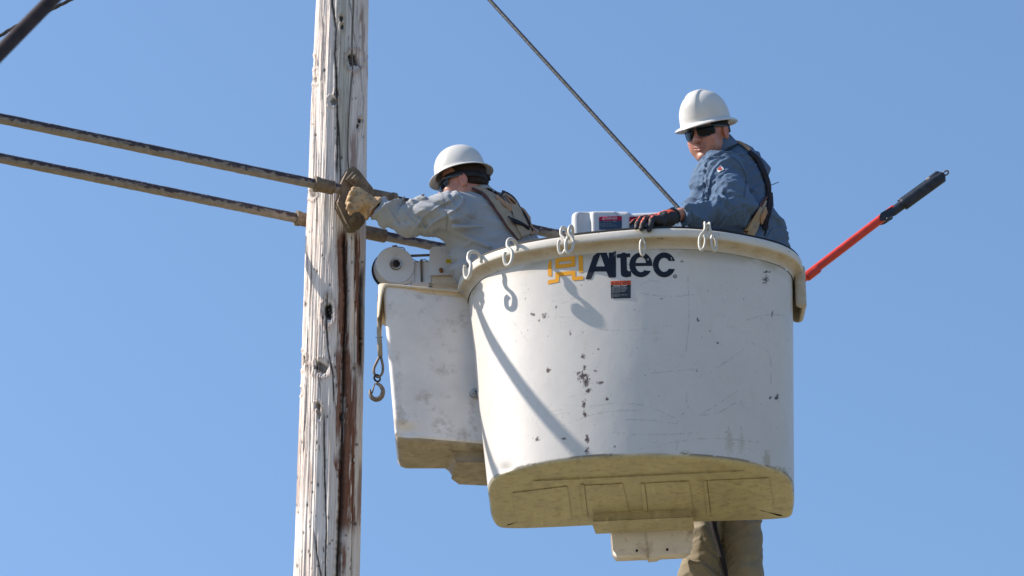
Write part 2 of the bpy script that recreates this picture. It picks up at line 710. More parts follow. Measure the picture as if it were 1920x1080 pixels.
M['rim'] = mat_rim()
M['rim0'] = simple("cream_rim", (0.62, 0.575, 0.48), 0.45, var=0.1, scale=9, dark=(0.26, 0.19, 0.11), dscale=26, dth=(0.60, 0.74), bstr=0.2, bscale=30)
M['liner'] = simple("black_liner_edge", (0.03, 0.028, 0.028), 0.6, var=0.3)
M['inside'] = simple("liner_inside", (0.70, 0.68, 0.62), 0.5, var=0.1)
M['cover_under'] = simple("box_underside", (0.40, 0.34, 0.26), 0.7, var=0.25, scale=9, dark=(0.2, 0.16, 0.11), dscale=14, dth=(0.5, 0.7))  # darker copy of the cover: dirt, with the underside's shade in its colour
M['cover'] = simple("soft_cover", (0.75, 0.70, 0.66), 0.55, var=0.14, scale=5, dark=(0.36, 0.29, 0.23), dscale=9, dth=(0.54, 0.76), bstr=0.3, bscale=14, bdist=0.01)
M['cover_lip'] = simple("cover_lip", (0.68, 0.56, 0.40), 0.6, var=0.15, dark=(0.3, 0.2, 0.12), dscale=20, dth=(0.6, 0.75))
M['white'] = simple("white_enamel", (0.62, 0.62, 0.62), 0.35, var=0.06, scale=6, dark=(0.45, 0.40, 0.33), dscale=14, dth=(0.62, 0.8), bstr=0.05)
M['helmet'] = simple("helmet_white", (0.62, 0.605, 0.57), 0.30, var=0.05, scale=14, dark=(0.55, 0.50, 0.42), dscale=30, dth=(0.64, 0.85), bstr=0.04, bscale=40)
M['hook'] = simple("white_coated_hook", (0.54, 0.52, 0.47), 0.4, var=0.1, scale=30, dark=(0.38, 0.32, 0.2), dscale=60, dth=(0.6, 0.75))
M['bronze'] = simple("weathered_casting", (0.19, 0.145, 0.098), 0.8, 0.0, var=0.35, scale=18, dark=(0.09, 0.06, 0.045), dscale=25, dth=(0.5, 0.7), bstr=0.4, bscale=60, bdist=0.004)
M['rod0'] = simple("weathered_rod", (0.30, 0.26, 0.225), 0.85, var=0.35, scale=20, dark=(0.05, 0.04, 0.045), dscale=48, dth=(0.50, 0.60), bstr=0.9, bscale=110, bdist=0.006)
def mat_rod():
    m, nt, b = nodes("flaking_rod")
    tc = N(nt, 'ShaderNodeTexCoord').outputs['Object']
    sx = N(nt, 'ShaderNodeSeparateXYZ')
    nt.links.new(tc, sx.inputs[0])
    n1 = noise(nt, 34, 6, 0.7, tc)
    c = mixc(nt, ramp(nt, n1, [(0.35, 0.0), (0.65, 1.0)]), (0.21, 0.18, 0.155), (0.30, 0.265, 0.235))
    up = math_(nt, 'MULTIPLY', sx.outputs['Z'], 11.0)
    n2 = noise(nt, 1.0, 6, 0.75, tc, (22, 22, 40))
    k = math_(nt, 'ADD', n2, up)
    c = mixc(nt, ramp(nt, k, [(0.43, 0.0), (0.52, 1.0)]), c, (0.045, 0.035, 0.045))
    k2 = math_(nt, 'MULTIPLY', ramp(nt, noise(nt, 90, 3, 0.6, tc), [(0.56, 0.0), (0.62, 1.0)]), ramp(nt, k, [(0.6, 0.0), (0.7, 0.85)]))
    c = mixc(nt, k2, c, (0.38, 0.37, 0.38))
    nt.links.new(c, b.inputs['Base Color'])
    b.inputs['Roughness'].default_value = 0.8
    bump(nt, b, n2, 0.9, 0.006)
    return m


M['rod'] = mat_rod()
M['steel'] = simple("zinc_steel", (0.45, 0.46, 0.47), 0.35, 0.9, var=0.2, scale=40)
M['rust'] = simple("rusty_steel", (0.19, 0.15, 0.11), 0.6, 0.5, var=0.35, scale=40, dark=(0.13, 0.06, 0.03), dscale=30)
M['black'] = simple("black_rubber", (0.022, 0.022, 0.025), 0.5, var=0.3, scale=30)
M['dark_tool'] = simple("dark_tool_body", (0.035, 0.042, 0.055), 0.38, var=0.35, scale=30, dark=(0.25, 0.16, 0.1), dscale=60, dth=(0.68, 0.74))
M['red'] = simple("red_fibreglass", (0.62, 0.045, 0.022), 0.32, var=0.2, scale=25, dark=(0.35, 0.05, 0.03), dscale=18, dth=(0.6, 0.8))
M['cable'] = simple("twisted_cable", (0.07, 0.072, 0.075), 0.5, 0.4, var=0.4, scale=60)
M['dark_cable'] = simple("dark_cable", (0.05, 0.033, 0.03), 0.6, var=0.5, scale=14)
M['rope'] = simple("tan_rope", (0.36, 0.30, 0.22), 0.85, var=0.3, scale=90, bstr=0.5, bscale=200)
M['skin'] = mat_skin()
M['hair'] = simple("dark_hair", (0.035, 0.022, 0.018), 0.7, var=0.5, scale=120, bstr=0.8, bscale=240, bdist=0.003)
M['shirt1'] = mat_cloth("grey_blue_shirt", (0.33, 0.35, 0.375), (0.37, 0.388, 0.41))
M['shirt2'] = mat_cloth("denim_blue_shirt", (0.09, 0.14, 0.225), (0.12, 0.18, 0.27))
M['khaki'] = mat_cloth("khaki_cloth", (0.225, 0.19, 0.135), (0.28, 0.245, 0.18))
M['jeans'] = mat_cloth("dark_trousers", (0.05, 0.07, 0.12), (0.07, 0.09, 0.15))
M['leather'] = simple("tan_leather", (0.50, 0.33, 0.17), 0.75, var=0.25, scale=30, dark=(0.16, 0.10, 0.06), dscale=34, dth=(0.48, 0.68), bstr=0.8, bscale=70, bdist=0.004)
M['glove2'] = mat_glove2()
M['web'] = simple("cream_webbing", (0.38, 0.30, 0.205), 0.85, var=0.15, scale=30, dark=(0.2, 0.15, 0.11), dscale=50, dth=(0.6, 0.75), bstr=0.5, bscale=160)
M['webedge'] = simple("brown_web_edge", (0.10, 0.035, 0.03), 0.8, var=0.3, scale=50)
M['webtan'] = simple("tan_webbing", (0.42, 0.25, 0.14), 0.8, var=0.2, scale=40)
M['webblack'] = simple("black_webbing", (0.02, 0.017, 0.02), 0.75, var=0.3, scale=50)
M['lens'] = simple("dark_lens", (0.004, 0.006, 0.010), 0.06, var=0.1, bstr=0.0)
M['frame'] = simple("sunglass_frame", (0.03, 0.06, 0.085), 0.3, var=0.1, bstr=0)
M['navy'] = mat_decal("navy_lettering", (0.014, 0.02, 0.035), 0.75)
M['orange'] = mat_decal("orange_emblem", (0.74, 0.34, 0.03), 0.5)
M['lab_dark'] = mat_decal("dark_decal", (0.02, 0.03, 0.045), 0.25)
M['lab_orange'] = mat_decal("orange_decal", (0.60, 0.10, 0.04), 0.25)
M['lab_red'] = mat_decal("red_decal", (0.45, 0.02, 0.06), 0.05)
M['lab_white'] = mat_decal("white_print", (0.62, 0.62, 0.62), 0.0)
M['lab_blue'] = mat_decal("blue_grey_decal", (0.05, 0.085, 0.14), 0.05)
M['lab_yellow'] = mat_decal("yellow_decal", (0.55, 0.42, 0.02), 0.1)

# ------------------------------------------------------------------ ground
mg, nt, b = nodes("dry_grass_ground")
tcg = N(nt, 'ShaderNodeTexCoord').outputs['Object']
cg = mixc(nt, ramp(nt, noise(nt, 0.15, 6, 0.6, tcg), [(0.35, 0.0), (0.65, 1.0)]), (0.225, 0.19, 0.105), (0.28, 0.24, 0.15))
cg = mixc(nt, ramp(nt, noise(nt, 6, 6, 0.7, tcg), [(0.3, 0.6), (0.6, 0.0)]), cg, (0.16, 0.14, 0.05))
nt.links.new(cg, b.inputs['Base Color'])
b.inputs['Roughness'].default_value = 0.95
R0 = [0, 6, 15, 40, 120, 400, 1200, 3000]
Vg, Fg = [(0, 0, 0)], []
for r in R0[1:]:
    for k in range(48):
        a = 2 * math.pi * k / 48
        Vg.append((r * math.cos(a), r * math.sin(a), 0))
for k in range(48):
    Fg.append((0, 1 + k, 1 + (k + 1) % 48))
for i in range(len(R0) - 2):
    for k in range(48):
        Fg.append((1 + i * 48 + k, 1 + (i + 1) * 48 + k, 1 + (i + 1) * 48 + (k + 1) % 48, 1 + i * 48 + (k + 1) % 48))
tag(obj('ground', Vg, Fg, mg, smooth=False, base=(0, 0, 0)), kind='structure')


# ------------------------------------------------------------------ utility pole
def interp_path(pts, z):
    a = np.array(pts, float)
    return np.interp(z, a[:, 1], a[:, 0])


def build_pole():
    cx, cy = -0.857, 13.15
    t = thing('utility_pole', 'weathered grey wooden utility pole with knots, long cracks and brown stains', 'utility pole', (cx, cy, 0))
    front = np.linspace(-108, 108, 300)
    back = np.linspace(112, 248, 40)
    ph = np.radians(np.concatenate([front, back]))
    zs = np.concatenate([np.linspace(0, 5.5, 12)[:-1], np.linspace(5.5, 9.5, 900), np.linspace(9.55, 12.2, 10)])
    PH, Z = np.meshgrid(ph, zs)
    rad = np.interp(zs, [0, 6, 7.45, 8.4, 9.04, 9.6, 12.2], [0.178, 0.1500, 0.1445, 0.138, 0.129, 0.1265, 0.115])[:, None] * np.ones_like(PH)
    dirx, diry = np.sin(PH), -np.cos(PH)
    # the pixel each point has in the reference: only used to place knots, cracks and stains on the wood
    P = np.stack([cx + rad * dirx, cy + rad * diry, Z], -1)
    v = P - CAM
    dd = v @ FW
    px = 960 + FOC * (v @ RT) / dd
    py = 540 - FOC * (v @ UP) / dd
    vis = (np.abs(PH) < math.radians(92)).astype(float)
    q = np.stack([dirx * 5, diry * 5, Z * 0.35], -1)
    bow = fbm(q * 1.0, 3) - 0.5
    q2 = np.stack([dirx * 14, diry * 14, Z * 0.8], -1)
    fl = fbm(q2, 4) - 0.5
    q3 = np.stack([dirx * 34, diry * 34, Z * 2.2], -1)
    fine = fbm(q3, 3) - 0.5
    disp = bow * 0.012 + fl * 0.016 + fine * 0.010
    dark = np.zeros_like(PH)
    brown = np.zeros_like(PH)
    green = np.zeros_like(PH)
    wob = (fbm(np.stack([dirx * 3, diry * 3, Z * 18], -1), 3) - 0.5) * 5
    wob2 = (fbm(np.stack([dirx * 3 + 9, diry * 3, Z * 60], -1), 2) - 0.5)
    cracks = [
        ([(622, 0), (630, 55), (628, 100), (631, 150), (633, 210), (632, 330)], 2.0, 0.010),
        ([(604, 0), (607, 60), (603, 130), (605, 190)], 0.9, 0.004),
        ([(634, 215), (638, 300), (640, 360)], 1.5, 0.006),
        ([(586, 130), (588, 260), (584, 400), (583, 560)], 0.8, 0.003),
        ([(614, 545), (611, 600), (615, 650), (624, 700), (627, 760)], 1.6, 0.008),
        ([(647, 430), (650, 560), (647, 640), (645, 740), (642, 860), (641, 930), (637, 1010), (634, 1085)], 4.6, 0.024),
        ([(607, 775), (608, 860), (610, 930), (612, 1000), (610, 1085)], 1.4, 0.008),
        ([(590, 1000), (594, 1040), (603, 1085)], 1.5, 0.006),
        ([(668, 430), (666, 520), (664, 640), (668, 740), (668, 840)], 0.9, 0.004),
        ([(597, 700), (602, 745)], 1.0, 0.004),
        ([(679, 500), (677, 600), (679, 700)], 4.2, 0.010),
        ([(655, 0), (672, 120), (682, 190), (676, 260)], 0.9, 0.004),
        ([(655, 760), (662, 900), (660, 1085)], 0.8, 0.004),
        ([(576, 440), (577, 700), (566, 900)], 0.8, 0.003),
        ([(592, 250), (594, 420)], 0.8, 0.003), ([(597, 560), (592, 700)], 0.7, 0.003), ([(582, 760), (580, 980)], 0.8, 0.003),
    ]
    for pts, w, dep in cracks:
        y0, y1 = pts[0][1], pts[-1][1]
        c = interp_path(pts, py) + wob * 0.5
        ww = w * (1 + 0.8 * wob2)
        ends = sstep(y0 - 12, y0 + 25, py) * (1 - sstep(y1 - 25, y1 + 12, py)) if y1 < 1080 and y0 > 0 else (sstep(y0 - 12, y0 + 25, py) if y0 > 0 else 1 - sstep(y1 - 25, y1 + 12, py) if y1 < 1080 else 1)
        k = np.exp(-((px - c) / ww) ** 2) * ends * vis
        disp = disp - k * dep
        dark = np.maximum(dark, k ** 0.8 * (0.95 if w > 1.2 else 0.6))
    stains = [([(640, 425), (643, 520), (645, 620), (644, 660)], 8, 1.0), ([(647, 640), (650, 700), (655, 760), (652, 830), (648, 900)], 7, 0.95),
              ([(668, 430), (671, 560), (674, 700)], 4, 0.8), ([(637, 850), (646, 900), (645, 990), (643, 1000)], 9, 0.9),
              ([(634, 640), (636, 760), (634, 830)], 4, 0.7), ([(662, 760), (661, 880), (662, 1000)], 3.5, 0.75), ([(643, 1010), (643, 1085)], 4, 0.7),
              ([(665, 700), (664, 830)], 5, 0.6), ([(575, 240), (572, 340)], 3, 0.4), ([(582, 860), (581, 960)], 2.5, 0.35), ([(676, 860), (670, 990)], 3, 0.5),
              ([(677, 0), (681, 120)], 3, 0.45), ([(663, 240), (661, 330)], 5, 0.5), ([(561, 760), (556, 960)], 3, 0.35)]
    streak = fbm(np.stack([dirx * 42, diry * 42, Z * 8], -1), 4)
    for pts, w, s in stains:
        y0, y1 = pts[0][1], pts[-1][1]
        c = interp_path(pts, py)
        d = np.abs(px - c + wob) / w
        e = sstep(y0 - 10, y0 + 30, py) * (1 - sstep(y1 - 30, y1 + 15, py))
        k = np.minimum(1, (1 - sstep(0.85, 1.35, d + (streak - 0.5) * 2.6)) * e * s * 1.35) * vis
        brown = np.maximum(brown, k)
    kg = (1 - sstep(0.6, 1.4, np.abs(px - (643 + wob)) / 11 + (streak - 0.5) * 1.4)) * (1 - sstep(300, 380, py)) * vis
    green = np.maximum(green, kg * 0.65)
    knots = [(663, 112, 9, 12, 1), (588, 118, 4, 8, .8), (591, 150, 4, 6, .5), (625, 190, 6, 6, .7), (602, 690, 11, 10, .75), (616, 583, 7, 17, .9),
             (566, 676, 6, 10, .9), (597, 762, 5, 6, .7), (598, 775, 3, 10, .5), (584, 360, 6, 9, .7), (632, 175, 3, 6, .7), (640, 34, 3, 5, .8), (642, 50, 3, 5, .8),
             (641, 780, 4, 7, .8), (674, 227, 3, 5, .9), (670, 236, 2, 5, .8), (666, 690, 4, 4, .6), (680, 640, 3, 3, .6), (662, 862, 3, 4, .6), (563, 733, 3, 5, .8), (692, 125, 3, 12, .9)]
    for kx, ky, a, bb, s in knots:
        a, bb = a * 1.25, bb * 1.25
        nz = (fbm(np.stack([px / 5, py / 5, 0 * px + kx], -1), 3) - 0.5) * 1.0
        d = np.sqrt(((px - kx) / a) ** 2 + ((py - ky) / bb) ** 2) + nz * 0.7
        core = (1 - sstep(0.65, 1.0, d)) * vis
        ring_ = np.exp(-((d - 1.5) / 0.3) ** 2) * vis
        dark = np.maximum(dark, core * min(1, s * 1.15) * (0.85 + 0.15 * sstep(0.45, 0.6, fbm(np.stack([px / 3, py / 3, 0 * px + 5], -1), 2))))
        brown = np.maximum(brown, ring_ * 0.4 * s)
        disp = disp - core * 0.014 * s + ring_ * 0.006 * s
    # nail holes and insect holes
    for i in range(110):
        ky = 1080 * rng.uniform(0, 1) ** 0.6
        w = 52 + ky * 0.008
        kx = 640 - ky * 0.03 + rng.uniform(-w, w)
        a = rng.uniform(0.7, 2.1)
        bb = a * rng.uniform(1.0, 2.6)
        d = ((px - kx) / a) ** 2 + ((py - ky) / bb) ** 2
        k = np.exp(-d) * vis
        dark = np.maximum(dark, k * 0.9)
        disp = disp - k * 0.003
    r2 = rad + disp
    V = np.stack([cx + r2 * dirx, cy + r2 * diry, Z], -1)
    n = len(ph)
    R_ = len(zs)
    Vv = V.reshape(-1, 3)
    i, j = np.meshgrid(np.arange(R_ - 1), np.arange(n), indexing='ij')
    k = (j + 1) % n
    F = np.stack([i * n + j, i * n + k, (i + 1) * n + k, (i + 1) * n + j], -1).reshape(-1, 4)
    F = [tuple(f) for f in F] + [tuple((R_ - 1) * n + q for q in range(n))]
    obj('shaft', Vv, F, M['wood'], t, attrs={'dark': dark.ravel(), 'brown': brown.ravel(), 'green': green.ravel()})
    # ground wire stapled to the front
    wire = [(664, -60), (663, -10), (662, 30), (660, 92), (661, 130), (657, 172), (653, 240), (652, 290), (654, 320)]
    pts = []
    for x, y in wire:
        Y = cy - 0.137 + 0.004
        for _ in range(3):
            p = at(x, y, Y)
            rr = np.interp(p[2], [6, 7.45, 8.4, 9.04, 9.6], [0.1500, 0.1445, 0.138, 0.129, 0.1265]) + 0.004
            Y = cy - math.sqrt(max(rr * rr - (p[0] - cx) ** 2, 0))
        pts.append(at(x, y, Y))
    obj('ground_wire', *tube(spline(pts, 8), 0.0035, 8), M['rust'], t)
    return t


pole = build_pole()

# ------------------------------------------------------------------ brace rods and the casting on the pole
ZR = 7.883
RD = np.array([0.8985, 0.439, 0.0])
RD /= np.linalg.norm(RD)
RN = np.array([RD[1], -RD[0], 0.0])           # outward, towards the viewer's side
A0 = np.array([-0.922, 12.896, ZR])           # on the front rod
B0 = np.array([-0.90, 13.345, ZR])            # on the back rod


def rod(name, o, lab, s0, s1, slope, sock, parent_group):
    t = thing(name, lab, 'brace rod', o, parent_group)
    def pt(s): return o + RD * s + np.array([0, 0, slope * s])
    n = 260
    S = np.linspace(s0, s1, n)
    obj('shaft', *tube(np.array([pt(s) for s in S]), 0.0245, 20, noise=0.0022), M['rod'], t)
    for a, b_ in sock:
        P_ = np.array([pt(s) for s in np.linspace(a, b_, 5)])
        m = MB().add(*tube(P_, 0.0345, 24))
        e = a if a < 0 else b_
        m.add(*tube(np.array([pt(e - 0.012), pt(e), pt(e + 0.012)]), 0.038, 24))
        o_ = m.build('socket', M['bronze'], t)
        bev(o_, 0.003)
    return t


rod('brace_rod', A0, 'weathered brace rod passing in front of the wooden pole, the upper of two', -2.6, 2.1, 0.0, [(-0.02, 0.07), (0.27, 0.385)], 'parallel brace rods clamped to the pole')
rod('brace_rod', B0, 'weathered brace rod passing behind the wooden pole, the lower of two', -2.6, 2.0, 0.0, [(-0.17, 0.30)], 'parallel brace rods clamped to the pole')

# bolted casting
ct = thing('pole_casting', 'brown metal casting bolted to the pole and holding the upper rod', 'bracket', A0 + RD * 0.12)
pn = RN * 0.985 + np.array([0, 0, -0.15])
pn = pn / np.linalg.norm(pn)
po = A0 + RD * 0.12 + RN * 0.032
poly = [(656, 318), (663, 314), (672, 321), (685, 338), (697, 353), (702, 363), (700, 380), (690, 398), (681, 418), (671, 429), (661, 430), (655, 421), (648, 406), (637, 386), (638, 375), (643, 364), (642, 345), (649, 330)]
o_ = obj('plate', *slab(poly, po, pn, 0.05), M['bronze'], ct)
bev(o_, 0.006, 3, 30)
o_ = obj('side_flange', *slab([(635, 381), (640, 377), (645, 386), (655, 404), (660, 425), (657, 427), (648, 410)], po + pn * 0.01, pn, 0.03), M['bronze'], ct)
bev(o_, 0.004)
wp = atplane(664, 336, po + pn * 0.02, pn)
sd = np.cross(pn, [0, 0, 1.0]); sd /= np.linalg.norm(sd)
ud = np.cross(sd, pn); ud /= np.linalg.norm(ud)
c_, s_ = math.cos(0.62), math.sin(0.62)
Rw = np.stack([sd * c_ + ud * s_, -sd * s_ + ud * c_, pn], 1)
o_ = obj('square_washer', *box(wp - pn * 0.008, (0.056, 0.056, 0.016), Rw), M['bronze'], ct); bev(o_, 0.003)
o2 = obj('bolt', *box(wp + pn * 0.011, (0.026, 0.030, 0.028), Rw), M['bronze'], ct); bev(o2, 0.003)
o_ = obj('lower_boss', *slab([(652, 398), (668, 396), (676, 404), (672, 420), (655, 421)], po + pn * 0.014, pn, 0.02), M['bronze'], ct); bev(o_, 0.006)
cb = atplane(668, 368, po, pn)
o_ = obj('centre_boss', *cyl(cb - pn * 0.05, cb + pn * 0.025, 0.05, 24, 0.04), M['bronze'], ct); bev(o_, 0.006)
wp = atplane(662, 412, po + pn * 0.02, pn)
o_ = obj('bolt', *box(wp, (0.024, 0.026, 0.022), Rw), M['bronze'], ct); bev(o_, 0.003)

# ------------------------------------------------------------------ bucket
ZB = 6.3118
ZT = at(1230, 428, 12.37)[2]
Bp = [(-.107, 12.84), (-.080, 12.73), (-.034, 12.665), (.10, 12.555), (.333, 12.465), (.62, 12.437), (.879, 12.463), (1.08, 12.545), (1.215, 12.655), (1.266, 12.755),
      (1.287, 12.86), (1.312, 13.14), (1.305, 13.235), (1.25, 13.262), (.604, 13.325), (0.0, 13.398), (-.062, 13.38), (-.088, 13.31), (-.105, 13.05)]
Tp = [(-.250, 12.93), (-.212, 12.80), (-.155, 12.69), (.0, 12.56), (.25, 12.448), (.587, 12.37), (.86, 12.375), (1.10, 12.45), (1.27, 12.56), (1.345, 12.68),
      (1.367, 12.80), (1.39, 13.2), (1.38, 13.29), (1.31, 13.33), (.6, 13.41), (-.14, 13.5), (-.22, 13.47), (-.25, 13.38), (-.262, 13.15)]


def dense(P, total=760):
    S = spline(P, 60, closed=True)
    # matched sampling: equal share of samples per control span, weighted to the front
    w = np.array([1.0] * len(P))
    w[:10] = 2.6
    w[2:9] = 4.0
    cum = np.concatenate([[0], np.cumsum(w)])
    s = np.linspace(0, cum[-1], total, endpoint=False)
    u = np.interp(s, cum, np.arange(len(P) + 1)) * 60
    i = np.floor(u).astype(int)
    f = (u - i)[:, None]
    return S[i % len(S)] * (1 - f) + S[(i + 1) % len(S)] * f


def offset2(P, d):
    T = np.roll(P, -1, 0) - np.roll(P, 1, 0)
    T /= np.linalg.norm(T, axis=1)[:, None]
    Nn = np.stack([T[:, 1], -T[:, 0]], 1)     # outward for this winding
    return P + Nn * d


NB = 760
ring_b = dense(np.array(Bp), NB)
ring_to = dense(np.array(Tp), NB)
cen = ring_to.mean(0)
if np.dot(offset2(ring_to, 0.01)[0] - ring_to[0], ring_to[0] - cen) < 0:
    _o = offset2
    def offset2(P, d): return _o(P, -d)
ring_t = offset2(ring_to, -0.046)              # wall just under the rim


def wall(z):
    t = (z - ZB) / (ZT - ZB)
    return ring_b * (1 - t) + ring_t * t


def r3(xy, z):
    return np.column_stack([xy, np.full(len(xy), z)])


bucket = thing('aerial_bucket', 'big scuffed white fibreglass bucket with navy lettering, holding two workers', 'bucket', (0.6, 12.9, ZB))
rings = []
for ins, dz in ((0.30, 0.0), (0.16, 0.0), (0.07, 0.0), (0.05, 0.0), (0.034, 0.0), (0.02, 0.0005), (0.010, 0.003), (0.004, 0.008), (0.0, 0.016)):
    rings.append(r3(offset2(wall(ZB), -ins) if ins < 0.12 else ring_b.mean(0) + (wall(ZB) - ring_b.mean(0)) * (1 - ins * 1.6), ZB + dz))
n_under = len(rings)
for z in np.linspace(ZB + 0.02, ZT - 0.085, 210):
    rings.append(r3(wall(z), z))
V, F = loft(rings, cap0=True)
# gentle waviness of the laid-up shell, and a dent near the lower left corner
Pn = fbm(V * np.array([2.0, 2.0, 1.3]), 2) - 0.5
cxy = np.array([0.6, 12.95])
rd = V[:, :2] - cxy
rd /= np.linalg.norm(rd, axis=1)[:, None]
nwall = (np.arange(len(V)) >= n_under * NB)
px, py = proj(V)
dent = np.exp(-((px - 948) / 12) ** 2 - ((py - 880) / 10) ** 2) * 0.010
V[:, :2] += rd * ((Pn * 0.006 - dent) * nwall)[:, None]
px, py = proj(V)
frontm = (V[:, 1] < 12.86) & nwall
q = np.stack([px / 3.0, py / 3.0, 0 * px], -1)
nz = fbm(q, 3) - 0.5
nz2 = fbm(q * 2.3, 2) - 0.5
chips = [(998, 590, 5, 3), (1021, 592, 6, 5), (1011, 600, 2.5, 3), (1308, 600, 3.5, 4), (1095, 668, 6, 4), (1028, 694, 4, 5), (1095, 690, 3, 5), (1094, 706, 9, 9), (1100, 716, 7, 10), (1085, 700, 5, 3), (1127, 718, 6, 3),
         (1103, 733, 5, 4), (1095, 757, 3.5, 9), (1097, 777, 4, 5), (1138, 748, 3.5, 3), (1101, 822, 4, 8), (1100, 846, 4, 8), (1006, 823, 5, 4), (1059, 822, 4, 3), (1116, 695, 3, 2), (1069, 624, 2, 4), (1043, 576, 1.5, 3),
         (1444, 745, 3, 2.5), (1457, 745, 3, 5), (1395, 560, 2, 2), (1447, 590, 2, 6), (1438, 510, 8, 2), (1436, 525, 5, 8), (1123, 655, 1.8, 2), (1152, 838, 1.6, 2), (1278, 490, 4, 2), (1345, 643, 2, 1.6), (1306, 695, 1.7, 1.7), (985, 560, 1.6, 2), (1330, 620, 1.5, 2), (1240, 560, 2, 1.5), (968, 640, 1.5, 1.5), (1170, 866, 22, 2.4), (1285, 852, 5, 4)]
chip = np.zeros(len(V))
for kx, ky, a, b_ in chips:
    d = np.sqrt(((px - kx) / a) ** 2 + ((py - ky) / b_) ** 2)
    chip = np.maximum(chip, (1 - sstep(0.55, 1.1, d + nz * 2.0 + nz2 * 1.4)))
scr = np.zeros(len(V))
lines = [[(1068, 793), (1110, 778), (1160, 770), (1207, 770)], [(1100, 763), (1150, 757), (1207, 760), (1265, 783)], [(1310, 780), (1350, 755), (1383, 733)], [(1310, 780), (1350, 772), (1380, 755)],
         [(1150, 810), (1200, 815), (1260, 814), (1310, 812)], [(1175, 787), (1220, 788), (1270, 795)], [(1120, 618), (1170, 620), (1260, 610)], [(1287, 735), (1289, 760), (1300, 778)], [(1052, 770), (1061, 806)],
         [(1200, 550), (1260, 556), (1300, 552)], [(1150, 866), (1185, 868)], [(1400, 600), (1440, 590), (1470, 592)], [(1330, 700), (1395, 655)], [(1220, 700), (1320, 690)], [(1255, 830), (1330, 822), (1430, 830)], [(1366, 800), (1368, 840)], [(1390, 800), (1391, 835)], [(1065, 745), (1100, 738)],
         [(1290, 520), (1292, 600), (1286, 660)], [(1400, 640), (1440, 660), (1446, 720)], [(960, 600), (990, 640)], [(930, 620), (938, 660)]]
for L in lines:
    a = np.array(spline(np.array(L, float), 6))
    dm = np.full(len(V), 99.0)
    sel = (px > a[:, 0].min() - 6) & (px < a[:, 0].max() + 6) & (py > a[:, 1].min() - 6) & (py < a[:, 1].max() + 6) & frontm
    ii = np.nonzero(sel)[0]
    if len(ii) == 0: continue
    pp = np.stack([px[ii], py[ii]], 1)
    best = np.full(len(ii), 99.0)
    for k in range(len(a) - 1):
        ab = a[k + 1] - a[k]
        tt = np.clip(((pp - a[k]) @ ab) / (ab @ ab), 0, 1)
        best = np.minimum(best, np.linalg.norm(pp - a[k] - tt[:, None] * ab, axis=1))
    scr[ii] = np.maximum(scr[ii], (1 - sstep(0.3, 1.5, best)) * np.clip(0.32 + nz[ii] * 2.0, 0, 0.6))
chip *= frontm
# grime along the bottom edge and under the rim, there with shade painted in
edge = np.clip(1 - (V[:, 2] - ZB) / 0.03, 0, 1)
gr = sstep(0.35, 0.7, fbm(V * 14, 3)) * edge
under = 1 - sstep(0.006, 0.022, (V[:, 2] - ZB) + 0.010 * (fbm(V * 10, 3) - 0.5))
uprim = sstep(ZT - 0.15, ZT - 0.085, V[:, 2]) * (0.25 + 0.6 * sstep(0.38, 0.62, fbm(V * np.array([9, 9, 16]), 3)))
patch = np.zeros(len(V))
for kx, ky, a, b_, s in ((1285, 853, 12, 8, .8), (1438, 862, 7, 16, .6), (1460, 885, 22, 9, .8), (1415, 878, 40, 5, .5), (1368, 830, 8, 22, .35), (960, 888, 18, 7, .8), (1180, 862, 55, 4.0, .8), (1390, 832, 6, 18, .3)):
    d = np.sqrt(((px - kx) / a) ** 2 + ((py - ky) / b_) ** 2)
    patch = np.maximum(patch, (1 - sstep(0.6, 1.2, d + nz * 1.3)) * s)
grime_shade = np.clip(np.maximum(np.maximum(gr * 0.8, uprim), patch * frontm), 0, 1)
# dark scuffs where the edge has scraped
de = np.abs(V[:, 2] - ZB - 0.010) < 0.014
chip = np.maximum(chip, (np.abs(V[:, 2] - ZB - 0.008) < 0.009) * (V[:, 1] < 12.9) * sstep(0.36, 0.55, fbm(V * np.array([5, 5, 20]) + 8, 4)) * 0.6)
chip = np.maximum(chip, de * sstep(0.50, 0.56, fbm(V * np.array([7, 7, 30]) + 3, 4)) * 0.8)
obj('shell', V, F, M['shell'], bucket, attrs={'chip': chip, 'scratch': scr, 'grime_shade': grime_shade, 'under': under})
shell_bvh = BVHTree.FromPolygons([Vector(v) for v in V], [tuple(int(i) for i in f) for f in F])

# rolled rim
prof = [(-0.046, -0.086), (-0.044, -0.078), (-0.037, -0.066), (-0.024, -0.055), (-0.008, -0.049), (-0.002, -0.046), (0.0, -0.041), (0.001, -0.03), (0.0, -0.012), (-0.003, -0.004), (-0.008, -0.0005), (-0.02, 0.0), (-0.045, 0.0), (-0.058, -0.002), (-0.062, -0.01), (-0.062, -0.045)]
sag = fbm(np.column_stack([ring_to * 2.5, np.zeros(NB)]), 2) * 0.008 - 0.004
rings = []
for d, dz in prof:
    rr = r3(offset2(ring_to, d), ZT + dz)
    rr[:, 2] += sag
    rings.append(rr)
V, F = loft(rings)
gr_ = np.repeat([.35, .5, .65, .75, .7, .5, .2, .05, 0.05, 0.1, .1, .1, .1, .1, .3, .3], NB)  # cove browning: dirt, with the cove's shade and bounce put into the colour
obj('rim', V, F, M['rim'], bucket, attrs={'grime_shade': gr_})
rim_bvh = BVHTree.FromPolygons([Vector(v) for v in V], [tuple(int(i) for i in f) for f in F])
